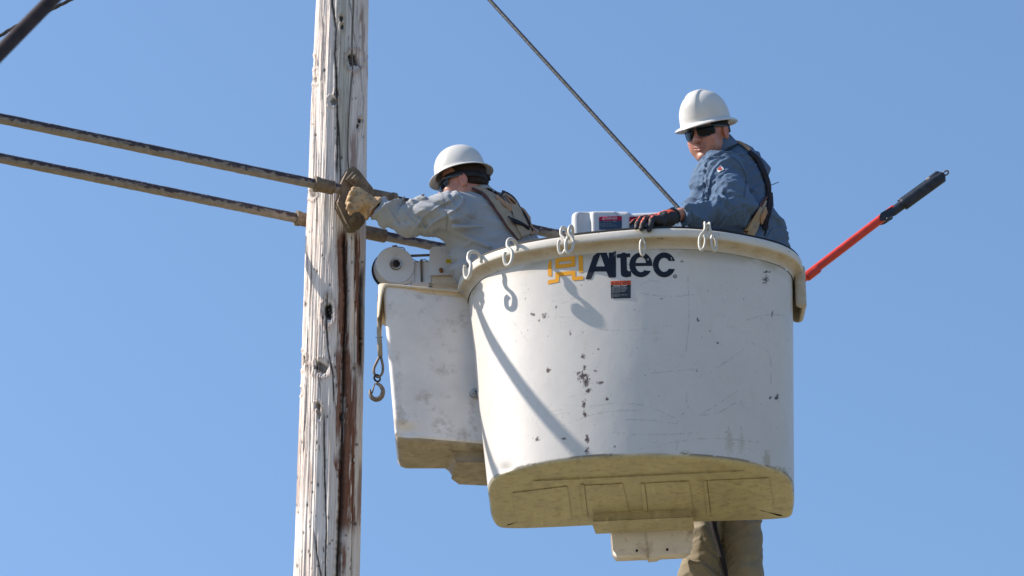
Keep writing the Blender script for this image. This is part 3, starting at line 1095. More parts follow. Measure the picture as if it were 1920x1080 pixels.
# liner inside with its dark frayed edge standing a little over the rim
rings = [r3(offset2(wall(z), -0.03), z) for z in np.linspace(ZB + 0.03, ZT - 0.05, 12)]
V, F = loft(rings, cap0=True)
obj('liner', V, F, M['inside'], bucket)
lz = 0.006 * (fbm(np.column_stack([ring_to * 9, np.zeros(NB)]), 2))
rings = []
for d, dz in ((-0.012, 0.001), (-0.010, 0.008), (-0.02, 0.0105), (-0.066, 0.007), (-0.068, -0.04), (-0.072, -0.04), (-0.072, 0.006)):
    rr = r3(offset2(ring_to, d), ZT + dz)
    rr[:, 2] += sag + (lz if dz > 0.005 else 0)
    rings.append(rr)
V, F = loft(rings)
obj('liner_edge', V, F, M['liner'], bucket)

# drop lip on the right end
mid = []
def lip_fn(p):
    c0 = np.array([1.348, 12.85, ZT - 0.115])
    d = rbx(p, c0, (0.028, 0.10, 0.112), 0.022, np.array([[1, 0, 0], [0, 1, 0], [-0.02, 0, 1]]).T)
    inner = rbx(p, c0 + np.array([-0.016, 0, -0.02]), (0.02, 0.085, 0.11), 0.012)
    return np.maximum(d, -inner - 0.0)
V, F = sdf_mesh(lip_fn, (1.30, 12.70, ZT - 0.30), (1.40, 13.16, ZT + 0.02), 0.005)
obj('side_lip', V, F, M['rim'], bucket, attrs={'grime_shade': np.full(len(V), 0.75)})

# underside mouldings
def under_slab(name, poly, th, mat, w=0.005, down=0.0, p=bucket):
    A = np.array([atz(x, y, ZB - th - down) for x, y in poly])
    A2 = A.copy(); A2[:, 2] = ZB - down + 0.003
    m = len(A)
    V = np.concatenate([A, A2])
    F = [tuple(range(m)), tuple(range(2 * m - 1, m - 1, -1))] + [(i, (i + 1) % m, m + (i + 1) % m, m + i) for i in range(m)]
    o = obj(name, V, F, mat, p, smooth=False, attrs={'under': np.ones(2 * m), 'chip': np.zeros(2 * m), 'scratch': np.zeros(2 * m), 'grime_shade': np.zeros(2 * m)})
    bev(o, w)
    return o
for a in ([(962, 925), (1062, 913), (1071, 975), (972, 980)], [(1098, 911), (1166, 908), (1180, 970), (1106, 974)], [(1212, 907), (1290, 903), (1300, 966), (1218, 970)], [(1328, 902), (1440, 897), (1450, 955), (1335, 962)]):
    under_slab('underside_pad', a, 0.004, M['shell'])
for a in ([(1000, 903), (1395, 884), (1395, 887), (1000, 906)], [(1089, 910), (1094, 910), (1101, 972), (1096, 972)], [(1202, 908), (1207, 908), (1215, 970), (1209, 970)], [(1320, 903), (1324, 903), (1331, 965), (1327, 965)]):
    under_slab('underside_rib', a, 0.007, M['shell'], 0.002)
under_slab('step_block', [(1112, 979), (1296, 971), (1299, 992), (1120, 1000)], 0.045, M['shell'], 0.008)

# ------------------------------------------------------------------ decals laid on the shell surface
def ray(px_, py_, bvh):
    d = FW + RT * ((px_ - 960) / FOC) + UP * ((540 - py_) / FOC)
    d = Vector(d).normalized()
    loc, nor, i, dist = bvh.ray_cast(Vector(CAM), d, 40)
    if loc is None: return None, None
    if nor.dot(d) > 0: nor = -nor
    return np.array(loc), np.array(nor)


def arr(poly): return [Vector((float(x), float(y))) for x, y in poly]


def decal(name, polys, holes, mat, parent, bvh, off=0.0016, step=9.0):
    """polygons in photo pixels -> a finely divided sheet lying on the surface behind them"""
    VV, FF = [], []
    for pi, poly in enumerate(polys):
        hs = holes.get(pi, [])
        pts, faces = [], []
        def dens(pl):
            o = []
            for i in range(len(pl)):
                a, b_ = np.array(pl[i], float), np.array(pl[(i + 1) % len(pl)], float)
                k = max(1, int(np.linalg.norm(b_ - a) / step))
                for t in range(k): o.append(a + (b_ - a) * t / k)
            return o
        outer = dens(poly)
        n0 = len(outer)
        pts += outer
        faces.append(list(range(n0)))
        for hh in hs:
            hd = dens(hh)
            faces.append(list(range(len(pts), len(pts) + len(hd))))
            pts += hd
        P_ = np.array(poly, float)
        edges = []
        for f_ in faces:
            edges += [(f_[i], f_[(i + 1) % len(f_)]) for i in range(len(f_))]
        for gx in np.arange(P_[:, 0].min() + step / 2, P_[:, 0].max(), step):
            for gy in np.arange(P_[:, 1].min() + step / 2, P_[:, 1].max(), step):
                pts.append(np.array([gx, gy]))
        v2, e2, f2, *_ = delaunay_2d_cdt(arr(pts), edges, [], 0, 1e-4)
        def inside(x, y, pl):
            c = False
            j = len(pl) - 1
            for i in range(len(pl)):
                if (pl[i][1] > y) != (pl[j][1] > y) and x < (pl[j][0] - pl[i][0]) * (y - pl[i][1]) / (pl[j][1] - pl[i][1]) + pl[i][0]:
                    c = not c
                j = i
            return c
        keep = []
        for f_ in f2:
            c = sum((np.array(v2[i]) for i in f_), np.zeros(2)) / len(f_)
            if inside(c[0], c[1], poly) and not any(inside(c[0], c[1], hh) for hh in hs):
                keep.append(tuple(f_))
        base = len(VV)
        for v in v2:
            l, n_ = ray(v[0], v[1], bvh)
            if l is None: l, n_ = at(v[0], v[1], 12.6), np.array([0, -1.0, 0])
            VV.append(l + n_ * off)
        FF += [tuple(base + i for i in f_) for f_ in keep]
    VV = np.array(VV)
    used = sorted({i for f_ in FF for i in f_})
    mp = {u: k for k, u in enumerate(used)}
    # face towards viewer
    FF = [tuple(mp[i] for i in f_) for f_ in FF]
    VV = VV[used]
    FF2 = []
    for f_ in FF:
        n_ = np.cross(VV[f_[1]] - VV[f_[0]], VV[f_[2]] - VV[f_[0]])
        FF2.append(f_ if n_[1] < 0 else tuple(reversed(f_)))
    return obj(name, VV, FF2, mat, parent)


def arc(cx, cy, rx, ry, a0, a1, n):
    return [(cx + rx * math.cos(math.radians(a)), cy - ry * math.sin(math.radians(a))) for a in np.linspace(a0, a1, n)]


def Z8(pl): return [(1040 + x / 5.143, 370 + y / 5.143) for x, y in pl]


A_out = Z8([(402, 478), (480, 475), (524, 596), (522, 470), (590, 467), (592, 772), (524, 777), (500, 716), (384, 716), (350, 790), (297, 792)])
A_hole = Z8([(441, 548), (399, 668), (484, 666)])
t_out = Z8([(630, 465), (690, 463), (693, 543), (729, 541), (729, 576), (694, 579), (698, 700), (712, 714), (737, 712), (738, 764), (690, 773), (655, 765), (639, 745), (634, 583), (599, 585), (599, 550), (631, 547)])
ex, ey = 831, 652
e_out = Z8([(942, 662)] + arc(ex, ey, 111, 119, -4, 330, 44)[2:] + [(872, 706)] + arc(ex, ey, 52, 70, -40, -172, 14) + [(776, 664)])
e_hole = Z8(arc(ex, 634, 50, 58, 0, 180, 14))
cxx, cy_ = 1056, 652
c_out = Z8(arc(cxx, cy_, 109, 120, 18, 340, 44) + [(1108, 690)] + arc(cxx, cy_, 54, 68, -34, -326, 26) + [(1108, 615)])
regr = Z8(arc(1161, 762, 19, 17, 0, 350, 16))
regh = Z8(arc(1161, 762, 13, 12, 0, 350, 12))
regd = Z8(arc(1161, 762, 5, 6, 0, 350, 8))
decal('lettering', [A_out, t_out, e_out, c_out, regr, regd], {0: [A_hole], 2: [e_hole], 4: [regh]}, M['navy'], bucket, shell_bvh)


def Z12(pl): return [(1015 + x / 12.0, 455 + y / 12.0) for x, y in pl]


em1 = Z12([(148, 745), (148, 250), (160, 215), (200, 195), (520, 150), (700, 128), (890, 118), (925, 140), (935, 190), (940, 668), (850, 676), (835, 212), (710, 215), (300, 265), (245, 280), (235, 300), (235, 765)])
em2 = Z12([(315, 590), (315, 385), (345, 350), (400, 345), (740, 300), (762, 315), (765, 540)])
em2h = Z12([(400, 430), (680, 410), (680, 462), (400, 490)])
em3 = Z12([(148, 940), (148, 852), (318, 822), (318, 685), (335, 672), (765, 628), (772, 768), (942, 752), (945, 836), (720, 855), (690, 830), (680, 722), (400, 762), (400, 880), (370, 895)])
decal('emblem', [em1, em2, em3], {1: [em2h]}, M['orange'], bucket, shell_bvh)


def Z3(pl): return [(1130 + x / 19.64, 515 + y / 19.64) for x, y in pl]


wl = obj
d0 = decal('warning_label', [Z3([(300, 370), (1035, 370), (1035, 865), (310, 885)])], {}, M['lab_dark'], bucket, shell_bvh, 0.0014)
decal('label_heading', [Z3([(295, 240), (1040, 215), (1040, 372), (295, 382)])], {}, M['lab_orange'], d0, shell_bvh, 0.0017)


def text_decal(name, body, x0, y0, w, h, mat, parent, bvh, off=0.0026, slope=0.0, space=1.0):
    cu = bpy.data.curves.new('t', 'FONT')
    cu.body = body
    cu.size = 1
    cu.space_character = space
    cu.resolution_u = 3
    cu.offset = 0.012
    ob = bpy.data.objects.new('t', cu)
    COL.objects.link(ob)
    dg = bpy.context.evaluated_depsgraph_get()
    me = bpy.data.meshes.new_from_object(ob.evaluated_get(dg))
    vs = np.array([v.co[:2] for v in me.vertices])
    fs = [tuple(p.vertices) for p in me.polygons]
    bpy.data.objects.remove(ob)
    bpy.data.curves.remove(cu)
    bpy.data.meshes.remove(me)
    mn, mx = vs.min(0), vs.max(0)
    u = (vs[:, 0] - mn[0]) / (mx[0] - mn[0])
    v = (vs[:, 1] - mn[1]) / (mx[1] - mn[1])
    V_ = []
    for a, b_ in zip(u, v):
        X, Y = x0 + a * w, y0 + h - b_ * h + slope * a * w
        l, n_ = ray(X, Y, bvh)
        if l is None: l, n_ = at(X, Y, 12.6), np.array([0, -1.0, 0])
        V_.append(l + n_ * off)
    return obj(name, V_, fs, mat, parent, smooth=False)


def zz3(x, y): return 1130 + x / 19.64, 515 + y / 19.64


x, y = zz3(430, 262)
text_decal('heading_text', 'WARNING', x, y, 29, 5.6, M['lab_dark'], d0, shell_bvh, slope=-0.03)
decal('alert_triangle', [Z3([(320, 350), (365, 270), (410, 346)])], {}, M['lab_dark'], d0, shell_bvh, 0.0024)
x, y = zz3(395, 398)
text_decal('small_text', 'Damage hazard', x, y, 25, 3.0, M['lab_white'], d0, shell_bvh, slope=-0.03)
m_ = []
for yy, x1 in ((480, 905), (525, 890), (570, 890), (615, 820), (670, 610), (745, 905), (790, 620), (845, 400)):
    xa = 335
    while xa < x1 - 30:
        xb = min(x1, xa + random.uniform(50, 130))
        m_.append(Z3([(xa, yy), (xb, yy - 3), (xb, yy + 13), (xa, yy + 16)]))
        xa = xb + 22
M['lab_grey'] = mat_decal("grey_print", (0.25, 0.27, 0.28), 0.0)
decal('fine_print', m_, {}, M['lab_grey'], d0, shell_bvh, 0.0024)

# ------------------------------------------------------------------ S-hooks on the rim
def hook_mesh():
    # local: x along the rim, -y outward, z up; origin on top of the rim
    k = 1.0
    pts = [(0.0, 0.035, -0.028), (0.0, 0.030, -0.006), (-0.001, 0.015, 0.008), (-0.004, -0.008, 0.010), (-0.010, -0.022, 0.002), (-0.014, -0.026, -0.018), (-0.008, -0.028, -0.036), (0.010, -0.030, -0.052), (0.020, -0.032, -0.070),
           (0.020, -0.034, -0.095), (0.014, -0.036, -0.114), (0.0, -0.037, -0.124), (-0.014, -0.038, -0.116), (-0.021, -0.040, -0.096), (-0.020, -0.041, -0.072), (-0.012, -0.042, -0.060)]
    S = spline(np.array(pts) * np.array([0.95, 1.06, 1.1]), 5)
    n = len(S)
    r = np.full(n, 0.0085)
    V, F = tube(S, r, 10)
    # rounded tip ends
    me = bpy.data.meshes.new('hook')
    me.from_pydata([tuple(v) for v in V], [], F)
    me.polygons.foreach_set('use_smooth', [True] * len(me.polygons))
    me.materials.append(M['hook'])
    return me


hm = hook_mesh()


def place_hook(px_, py_, rz, lab, mirror=False, tilt=0.0, sx=1.0):
    """top of hook at rim top where the photo shows it"""
    Y = 12.6
    p = atz(px_, py_, ZT + 0.002)
    o = bpy.data.objects.new('s_hook', hm)
    link(o)
    o.location = p
    o.rotation_euler = (0, tilt, rz)
    o.scale = (-sx if mirror else sx, 1, 1)
    tag(o, lab, 'hook', 'white hooks hung over the bucket rim')
    return o


HK = [(890, 476, -0.95, 'white S-shaped hook over the rim beside the grey-shirted worker, at the left corner', False, 0),
      (962, 453, -0.6, 'white S-shaped hook on the rim between the corner hook and the orange emblem', False, 0.0),
      (1060, 432, -0.40, 'white hook above the orange emblem, left one of a close pair', False, 0.0, 0.85),
      (1073, 430, -0.12, 'white hook above the orange emblem, right one of a close pair', False, 0.1, 0.85),
      (1201, 434, 0.15, 'white hook hanging edge-on under the orange and black gloved fingers', False, 0, 0.6),
      (1320, 424, -0.15, 'white hook below the blue-shirted elbow, left one of a close pair', True, 0.08, 0.7),
      (1329, 425, 0.35, 'white hook below the blue-shirted elbow, right one of a close pair', False, -0.05, 0.7)]
for a in HK: place_hook(*a)

# ------------------------------------------------------------------ fabric covered side box left of the bucket
ZS1 = at(745, 822, 12.92)[2]
ZS0 = at(715, 529, 12.90)[2]
sidebox = thing('side_box', 'pale creased box cover between the wooden pole and the bucket, fixed with washers', 'equipment box', (-0.38, 13.1, ZS1))


def quad_ring(x0, x1, y0l, y0r, y1, rad, z, n=40):
    """rounded quadrilateral: front edge slants from y0l (left) to y0r (right)"""
    C4 = [np.array([x0, y0l]), np.array([x1, y0r]), np.array([x1, y1]), np.array([x0, y1])]
    P_ = []
    for i in range(4):
        a, b_, c_ = C4[i - 1], C4[i], C4[(i + 1) % 4]
        u = (a - b_) / np.linalg.norm(a - b_)
        w = (c_ - b_) / np.linalg.norm(c_ - b_)
        p0, p2 = b_ + u * rad, b_ + w * rad
        for t in np.linspace(0, 1, 10):
            P_.append((1 - t) ** 2 * p0 + 2 * t * (1 - t) * b_ + t * t * p2)
        q = c_ - w * 0
        nx = c_ + (b_ - c_) / np.linalg.norm(b_ - c_) * rad
        for t in np.linspace(0, 1, n + 2)[1:-1]:
            P_.append(p2 * (1 - t) + nx * t)
    return r3(np.array(P_), z)


def xat(px_, py_, Y): return at(px_, py_, Y)[0]


xl0, xr0 = xat(716, 545, 12.92), xat(893, 545, 13.02)
xl1, xr1 = xat(741, 822, 12.92), xat(925, 840, 13.02)
rings = []
for t, ins, dz in ((0, .12, 0), (0, .04, 0.0), (0, .018, 0.004), (0, .006, 0.014), (0, 0.0, 0.03)):
    rings.append(quad_ring(xl1 + ins, xr1 - ins, 12.92 + ins, 13.03 + ins, 13.345 - ins, 0.035, ZS1 + dz))
for t in np.linspace(0.04, 1, 70):
    xl = xl1 + (xl0 - xl1) * t
    rings.append(quad_ring(xl, xr1 + (xr0 - xr1) * t, 12.92, 13.03, 13.345 + 0.03 * t, 0.035, ZS1 + (ZS0 - ZS1) * t))
V, F = loft(rings, cap0=True)
zz = (V[:, 2] - ZS1) / (ZS0 - ZS1)
# slack cloth: broad diagonal folds and dented lower corner
front_ = V[:, 1] < 13.1
w1 = V[:, 0] * 0.75 + V[:, 2] * 0.66
V[:, 1] += front_ * (0.006 * np.sin(w1 * 15 + 1.2) + 0.016 * (fbm(V * np.array([4, 1, 3]), 3) - 0.5)) * sstep(0.02, 0.15, zz)
c_ = at(760, 805, 12.92)
dd_ = np.linalg.norm((V - c_) * np.array([1.0, 0.5, 1.2]), axis=1)
V[:, 1] += 0.022 * np.exp(-(dd_ / 0.045) ** 2) * front_
c_ = at(765, 790, 12.92)
V[:, 1] -= 0.012 * np.exp(-(np.linalg.norm((V - c_) * np.array([1, .5, 1.4]), axis=1) / 0.035) ** 2) * front_
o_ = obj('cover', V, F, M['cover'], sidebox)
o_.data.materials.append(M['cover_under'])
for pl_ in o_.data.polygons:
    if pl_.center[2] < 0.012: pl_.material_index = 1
# flared, floppy lip at the top
rings = []
n_r = len(rings)
th_ = None
for k, (d, dz) in enumerate(((0.0, -0.03), (0.004, -0.012), (0.012, 0.002), (0.018, 0.001), (0.021, -0.008), (0.020, -0.013), (0.017, -0.007), (0.012, -0.003), (0.004, -0.003), (-0.01, -0.02))):
    rr = quad_ring(xl0 - d, xr0 + d * 0.2, 12.92 - d * 0.9, 13.03 - d * 0.9, 13.375 + d, 0.035 + d * 0.3, ZS0 + dz)
    wv = 0.010 * (fbm(rr * np.array([9, 9, 0]) + 4, 3) - 0.5)
    rr[:, 2] += wv
    lc = np.exp(-(np.maximum(rr[:, 0] - xl0 + .012, 0) / 0.018) ** 2)
    if dz < -0.005 and d > 0.016: rr[:, 2] -= 0.16 * lc * (rr[:, 1] < 13.3) * (0.4 + 0.6 * lc)
    rings.append(rr)
V, F = loft(rings)
obj('lip', V, F, M['cover_lip'], sidebox)
rings = [quad_ring(xl0 + .01, xr0 - .01, 12.93, 13.04, 13.36, 0.03, ZS0 - 0.02)]
obj('top_panel', rings[0], [tuple(range(len(rings[0])))], M['cover'], sidebox, smooth=False)
# lower protrusion on the right of the underside
A_ = [atz(x, y, ZS1 - 0.05) for x, y in ((858, 868), (925, 868), (925, 910), (863, 907), (850, 897))]
m_ = len(A_)
A_ = np.array(A_)
A2 = A_.copy(); A2[:, 2] = ZS1 + 0.002; A2[4, 0] -= 0.03; A2[0, 0] -= 0.03; A2[3, 0] -= .03
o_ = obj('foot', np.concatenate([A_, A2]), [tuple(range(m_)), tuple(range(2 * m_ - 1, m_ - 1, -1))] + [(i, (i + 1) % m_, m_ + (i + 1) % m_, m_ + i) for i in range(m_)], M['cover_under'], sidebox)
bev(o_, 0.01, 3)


def washer(px_, py_, Y, r, name='washer', p=sidebox):
    c = at(px_, py_, Y)
    n_ = np.array([0.25, -0.96, -0.05]); n_ /= np.linalg.norm(n_)
    w_ = obj(name, *cyl(c - n_ * 0.03, c + n_ * 0.004, r, 28), M['steel'], p)
    bev(w_, 0.0015)
    obj('bolt_head', *cyl(c + n_ * 0.003, c + n_ * 0.012, r * 0.42, 12, r * 0.34), M['steel'], w_)
    obj('bolt_socket', *cyl(c + n_ * 0.0105, c + n_ * 0.0125, r * 0.2, 10), M['black'], w_)


washer(871, 539, 12.955, 0.021)
washer(890, 736, 12.985, 0.021)

# ------------------------------------------------------------------ winch behind the side box
winch = thing('winch', 'white winch drum and boxy housing above the pale side box', 'winch', at(780, 520, 13.2))
dc = at(740, 499, 13.10)
dn = np.array([0.22, -0.97, -0.05]); dn /= np.linalg.norm(dn)
o_ = obj('drum_cover', *cyl(dc - dn * 0.06, dc + dn * 0.02, 0.094, 64), M['white'], winch); bev(o_, 0.004)
o_ = obj('drum_flange', *cyl(dc - dn * 0.075, dc - dn * 0.058, 0.100, 64), M['black'], winch)
obj('hub', *cyl(dc + dn * 0.018, dc + dn * 0.030, 0.028, 32), M['rust'], winch)
h_ = obj('hub_ring', *tube(np.array([dc + dn * 0.031 + 0.024 * (math.cos(a) * RT + math.sin(a) * np.cross(dn, RT)) for a in np.linspace(0, 2 * math.pi, 32, endpoint=False)]), 0.004, 8, closed=True), M['steel'], winch)
obj('hub_core', *cyl(dc + dn * 0.028, dc + dn * 0.038, 0.014, 20), M['black'], winch)
o_ = obj('drum_plate', *slab([(745, 468), (757, 470), (764, 485), (775, 497), (775, 526), (740, 527), (760, 500)], dc + dn * 0.014, dn, 0.05), M['white'], winch); bev(o_, 0.003)
Rz = np.eye(3)
o_ = obj('housing', *slab([(772, 492), (806, 490), (806, 528), (772, 529)], at(790, 510, 13.12), (0.05, -1, 0), 0.14), M['white'], winch); bev(o_, 0.006)
o_ = obj('housing_seam', *slab([(788, 486), (792, 486), (793, 527), (789, 527)], at(790, 510, 13.11), (0.05, -1, 0), 0.02), M['rust'], winch)
o_ = obj('motor_box', *slab([(808, 469), (812, 465), (835, 464), (880, 466), (882, 511), (806, 514)], at(830, 490, 13.10), (0.05, -1, 0), 0.16), M['white'], winch); bev(o_, 0.006)
o_ = obj('motor_base', *slab([(811, 514), (882, 511), (882, 530), (811, 530)], at(830, 520, 13.12), (0.05, -1, 0), 0.14), M['cover_lip'], winch); bev(o_, 0.004)
c_ = at(827, 508, 13.095)
o_ = obj('rusty_knob', *cyl(c_, c_ + np.array([0, -0.015, 0]), 0.010, 20), M['rust'], winch)
o_.data.materials.clear(); o_.data.materials.append(simple("orange_rust", (0.30, 0.12, 0.03), 0.7, 0.1, var=0.4, scale=60))
obj('tie_bar', *cyl(at(763, 480, 13.14), at(812, 478, 13.14), 0.0065, 14), M['rust'], winch)
o_ = obj('cap', *slab([(736, 461), (744, 460), (744, 470), (736, 470)], dc + dn * 0.01, dn, 0.03), M['rust'], winch); bev(o_, 0.002)
obj('hose', *tube(spline([at(743, 463, 13.09), at(757, 465, 13.09), (at(760, 472, 13.09)), at(764, 482, 13.11)], 8), 0.0022, 8), M['black'], winch)
obj('hose', *tube(spline([at(768, 485, 13.10), at(776, 487, 13.1), at(784, 492, 13.12)], 8), 0.0018, 8), M['black'], winch)
obj('hose', *tube(spline([at(791, 488, 13.10), at(797, 486, 13.1), at(801, 491, 13.12)], 8), 0.0018, 8), M['black'], winch)
lb = obj('yellow_label', *slab([(836, 486), (848, 486), (848, 493), (836, 493)], at(830, 490, 13.098), (0.05, -1, 0), 0.002), M['lab_yellow'], winch, smooth=False)
# thin dirty drain line running down from the hub over the cover
# hanging load line with thimble, ring and latch hook
lh = thing('load_hook', 'small load hook hanging on a short tan rope beside the wooden pole', 'hook', at(711, 560, 12.98))
Yh = 12.98
obj('rope', *tube(spline([at(711, 552, Yh + .03), at(710, 590, Yh), at(711, 640, Yh), at(713, 668, Yh)], 10), [0.0085] * 15 + [0.0105] * 16, 12, lobes=3, lobe_amp=0.15, twist=60), M['rope'], lh)
obj('whipping', *tube(np.array([at(711.5, 634, Yh), at(712, 650, Yh), at(713, 667, Yh)]), [0.0115, 0.0125, 0.0115], 14), M['rope'], lh)
obj('binding_wire', *tube(np.array([at(704, 633, Yh), at(718, 632, Yh)]), 0.0016, 6), M['black'], lh)
obj('thimble', *tube(spline([at(713, 668, Yh), at(706, 680, Yh), at(701, 693, Yh), at(703, 703, Yh), at(709, 707, Yh), at(716, 701, Yh), at(718, 690, Yh), at(716, 677, Yh)], 6, closed=True), 0.0062, 10, closed=True), M['rust'], lh)
cr = at(707, 709, Yh)
obj('ring', *tube(np.array([cr + 0.0165 * (math.cos(a) * np.array([.8, .6, 0]) + math.sin(a) * np.array([0, 0, 1.0])) for a in np.linspace(0, 2 * math.pi, 24, endpoint=False)]), 0.0048, 10, closed=True), M['black'], lh)
hk = spline([at(705, 718, Yh), at(713, 723, Yh), at(718, 733, Yh), at(714, 745, Yh), at(705, 749, Yh), at(697, 745, Yh), at(694, 736, Yh), at(694, 730, Yh)], 6)
nr = len(hk)
obj('hook_body', *tube(hk, np.interp(np.linspace(0, 1, nr), [0, .2, .5, .8, 1], [0.006, 0.0095, 0.0125, 0.009, 0.003]), 14), M['rust'], lh)
obj('latch', *tube(np.array([at(703, 719, Yh - .005), at(700, 728, Yh - .005), at(698, 737, Yh - .004)]), 0.0035, 8), M['rust'], lh)

# ------------------------------------------------------------------ white control cover behind the rim
cov = thing('control_cover', 'low white moulded control cover with red danger labels behind the bucket rim', 'equipment cover', at(1150, 440, 13.32))
def cov_fn(p):
    c0 = at(1128, 430, 13.45)
    a = rbx(p, c0 + np.array([0.0, 0, -0.055]), (0.150, 0.10, 0.115), 0.03)
    b_ = rbx(p, c0 + np.array([0.305, 0.01, -0.045]), (0.17, 0.085, 0.115), 0.03, np.array([[1, 0, -0.045], [0, 1, 0], [0.045, 0, 1]]))
    d = smin(a, b_, 0.012)
    # moulded hollow on the left part
    h1 = rbx(p, c0 + np.array([-0.082, -0.105, -0.05]), (0.028, 0.02, 0.10), 0.014)
    d = smax(d, -h1, 0.014)
    r1 = rbx(p, c0 + np.array([0.01, -0.10, -0.05]), (0.062, 0.012, 0.10), 0.01)
    d = smin(d, r1, 0.012)
    return d
c0 = at(1128, 430, 13.45)
V, F = sdf_mesh(cov_fn, c0 + np.array([-.2, -.16, -.22]), c0 + np.array([.52, .14, .14]), 0.006)
obj('shell', V, F, M['white'], cov)
cov_bvh = BVHTree.FromPolygons([Vector(v) for v in V], [tuple(int(i) for i in f) for f in F])
o_ = obj('mount', *box((0.55, 13.44, ZT - 0.20), (0.30, 0.10, 0.34)), M['white'], cov); bev(o_, 0.01)
def Zd(pl): return [(1120 + x / 13.714, 390 + y / 13.714) for x, y in pl]
for k, (xo, w_) in enumerate(((0, 585), (775, 585))):
    d1 = decal('danger_label', [Zd([(45 + xo, 330), (45 + xo + w_, 325), (45 + xo + w_, 560), (45 + xo, 560)])], {}, M['lab_blue'], cov, cov_bvh, 0.002)
    decal('label_heading', [Zd([(42 + xo, 335), (42 + xo, 250), (62 + xo, 232), (605 + xo, 208), (628 + xo, 225), (628 + xo, 325)])], {}, M['lab_red'], d1, cov_bvh, 0.0026)
    x, y = 1120 + (215 + xo) / 13.714, 390 + 243 / 13.714
    text_decal('heading_text', 'DANGER', x, y, 25.5, 4.6, M['lab_white'], d1, cov_bvh, 0.004, slope=-0.02)
    decal('alert_triangle', [Zd([(122 + xo, 308), (158 + xo, 252), (192 + xo, 306)])], {}, M['lab_white'], d1, cov_bvh, 0.0036)
    mm = []
    for yy, a0, a1 in ((350, 140, 500), (408, 65, 380), (440, 65, 600), (470, 65, 520)):
        xa = a0
        while xa < a1 - 20:
            xb = min(a1, xa + random.uniform(30, 80))
            mm.append(Zd([(xa + xo, yy), (xb + xo, yy - 2), (xb + xo, yy + 9), (xa + xo, yy + 11)]))
            xa = xb + 14
    decal('fine_print', mm, {}, M['lab_grey'], d1, cov_bvh, 0.0036)

# ------------------------------------------------------------------ mounting bracket under the bucket and the boom
brk = thing('mounting_bracket', 'small pale metal bracket box under the bucket floor', 'bracket', at(1225, 1010, 13.35))
o_ = obj('left_half', *slab([(1151, 995), (1214, 995), (1216, 1036), (1200, 1036), (1160, 1038), (1154, 1030)], at(1200, 1015, 13.36), (0, -0.985, -0.17), 0.16), M['cover'], brk); bev(o_, 0.012, 3)
o_ = obj('right_half', *slab([(1216, 995), (1296, 992), (1294, 1028), (1285, 1034), (1240, 1036), (1232, 1040), (1221, 1041)], at(1200, 1015, 13.35), (0, -0.985, -0.17), 0.15), M['cover'], brk); bev(o_, 0.010, 3)
for q in ((1194, 1033), (1251, 1031)):
    c_ = at(q[0], q[1], 13.345)
    obj('bolt', *cyl(c_, c_ + np.array([0, -0.008, 0]), 0.006, 12), M['black'], brk)
boom = thing('boom', 'black boom post seen as a dark strip between the khaki legs', 'boom', (1.02, 13.86, 0))
b0, b1 = at(1338, 950, 13.80), at(1360, 1085, 13.80)
b2 = np.array([b1[0] + 0.02, 13.9, 4.9])
o_ = obj('upper_arm', *tube(np.array([at(1300, 900, 13.6), b0, b1, b2]), [0.055, 0.045, 0.045, 0.06], 4), M['black'], boom)
bv = np.array([b2[0], 13.9, 0.0])
obj('lower_arm', *tube(np.array([b2, (b2 + bv) / 2, bv]), [0.075, 0.10, 0.16], 4), M['black'], boom)
obj('step_plate', *box(np.array([b2[0] - 0.02, 13.80, 5.02]), (0.55, 0.34, 0.03)), M['rust'], boom)

# ------------------------------------------------------------------ cables
gw = [at(908, -12, 14.2), at(1090, 188, 13.9), at(1272, 390, 13.6), at(1330, 454, 13.52)]
top = gw[0] + (gw[0] - gw[1]) * 2.5
L = np.array([top, gw[0], gw[1], gw[2], gw[3]])
L = np.array([L[0] + (L[-1] - L[0]) * t for t in np.linspace(0, 1, 600)])
tag(obj('twisted_cable', *tube(L, 0.0108, 18, lobes=6, lobe_amp=0.22, twist=32), M['cable'], None), 'dark twisted cable slanting down from the sky to the blue-shirted worker', 'cable')
a_, b_ = at(-60, 160, 8.0), at(160, -65, 8.4)
a2, b2_ = a_ + (a_ - b_) * 22, b_ + (b_ - a_) * 22
Lk = np.array([a2 + (b2_ - a2) * t for t in np.linspace(0, 1, 200)])
tag(obj('service_cable', *tube(Lk, 0.0235, 20, noise=0.001), M['dark_cable'], None), 'thick blurred dark cable crossing the upper left corner', 'cable')
pts = [at(-3000, 1100, 11.2), at(-160, 150, 11.2), at(-5, 70, 11.2), at(25, 52, 11.2), at(75, 28, 11.2), at(135, -2, 11.2), at(260, -70, 11.2), at(4000, -2300, 11.2)]
tag(obj('thin_wire', *tube(spline(pts, 40), 0.0085, 12, lobes=3, lobe_amp=0.2, twist=50), M['cable'], None), 'thin dark wire behind the thick blurred cable in the corner', 'cable')

# ------------------------------------------------------------------ red pole tool on the right
tool = thing('pole_tool', 'red fibreglass pole tool with a black head, sticking out right of the bucket', 'pole tool', at(1500, 530, 13.52))
YT = 13.52
t0, t1 = at(1390, 611, YT), at(1655, 408, YT)
ax = (t1 - t0) / np.linalg.norm(t1 - t0)
obj('shaft', *tube(np.array([t0 + (t1 + ax * 0.08 - t0) * t for t in np.linspace(0, 1, 40)]), 0.0215, 24), M['red'], tool)
sl_ = at(1512, 520, YT)
obj('sleeve', *tube(np.array([sl_ + ax * t for t in (0.0, 0.01, 0.07, 0.08)]), [0.022, 0.0235, 0.0235, 0.022], 24), M['red'], tool)


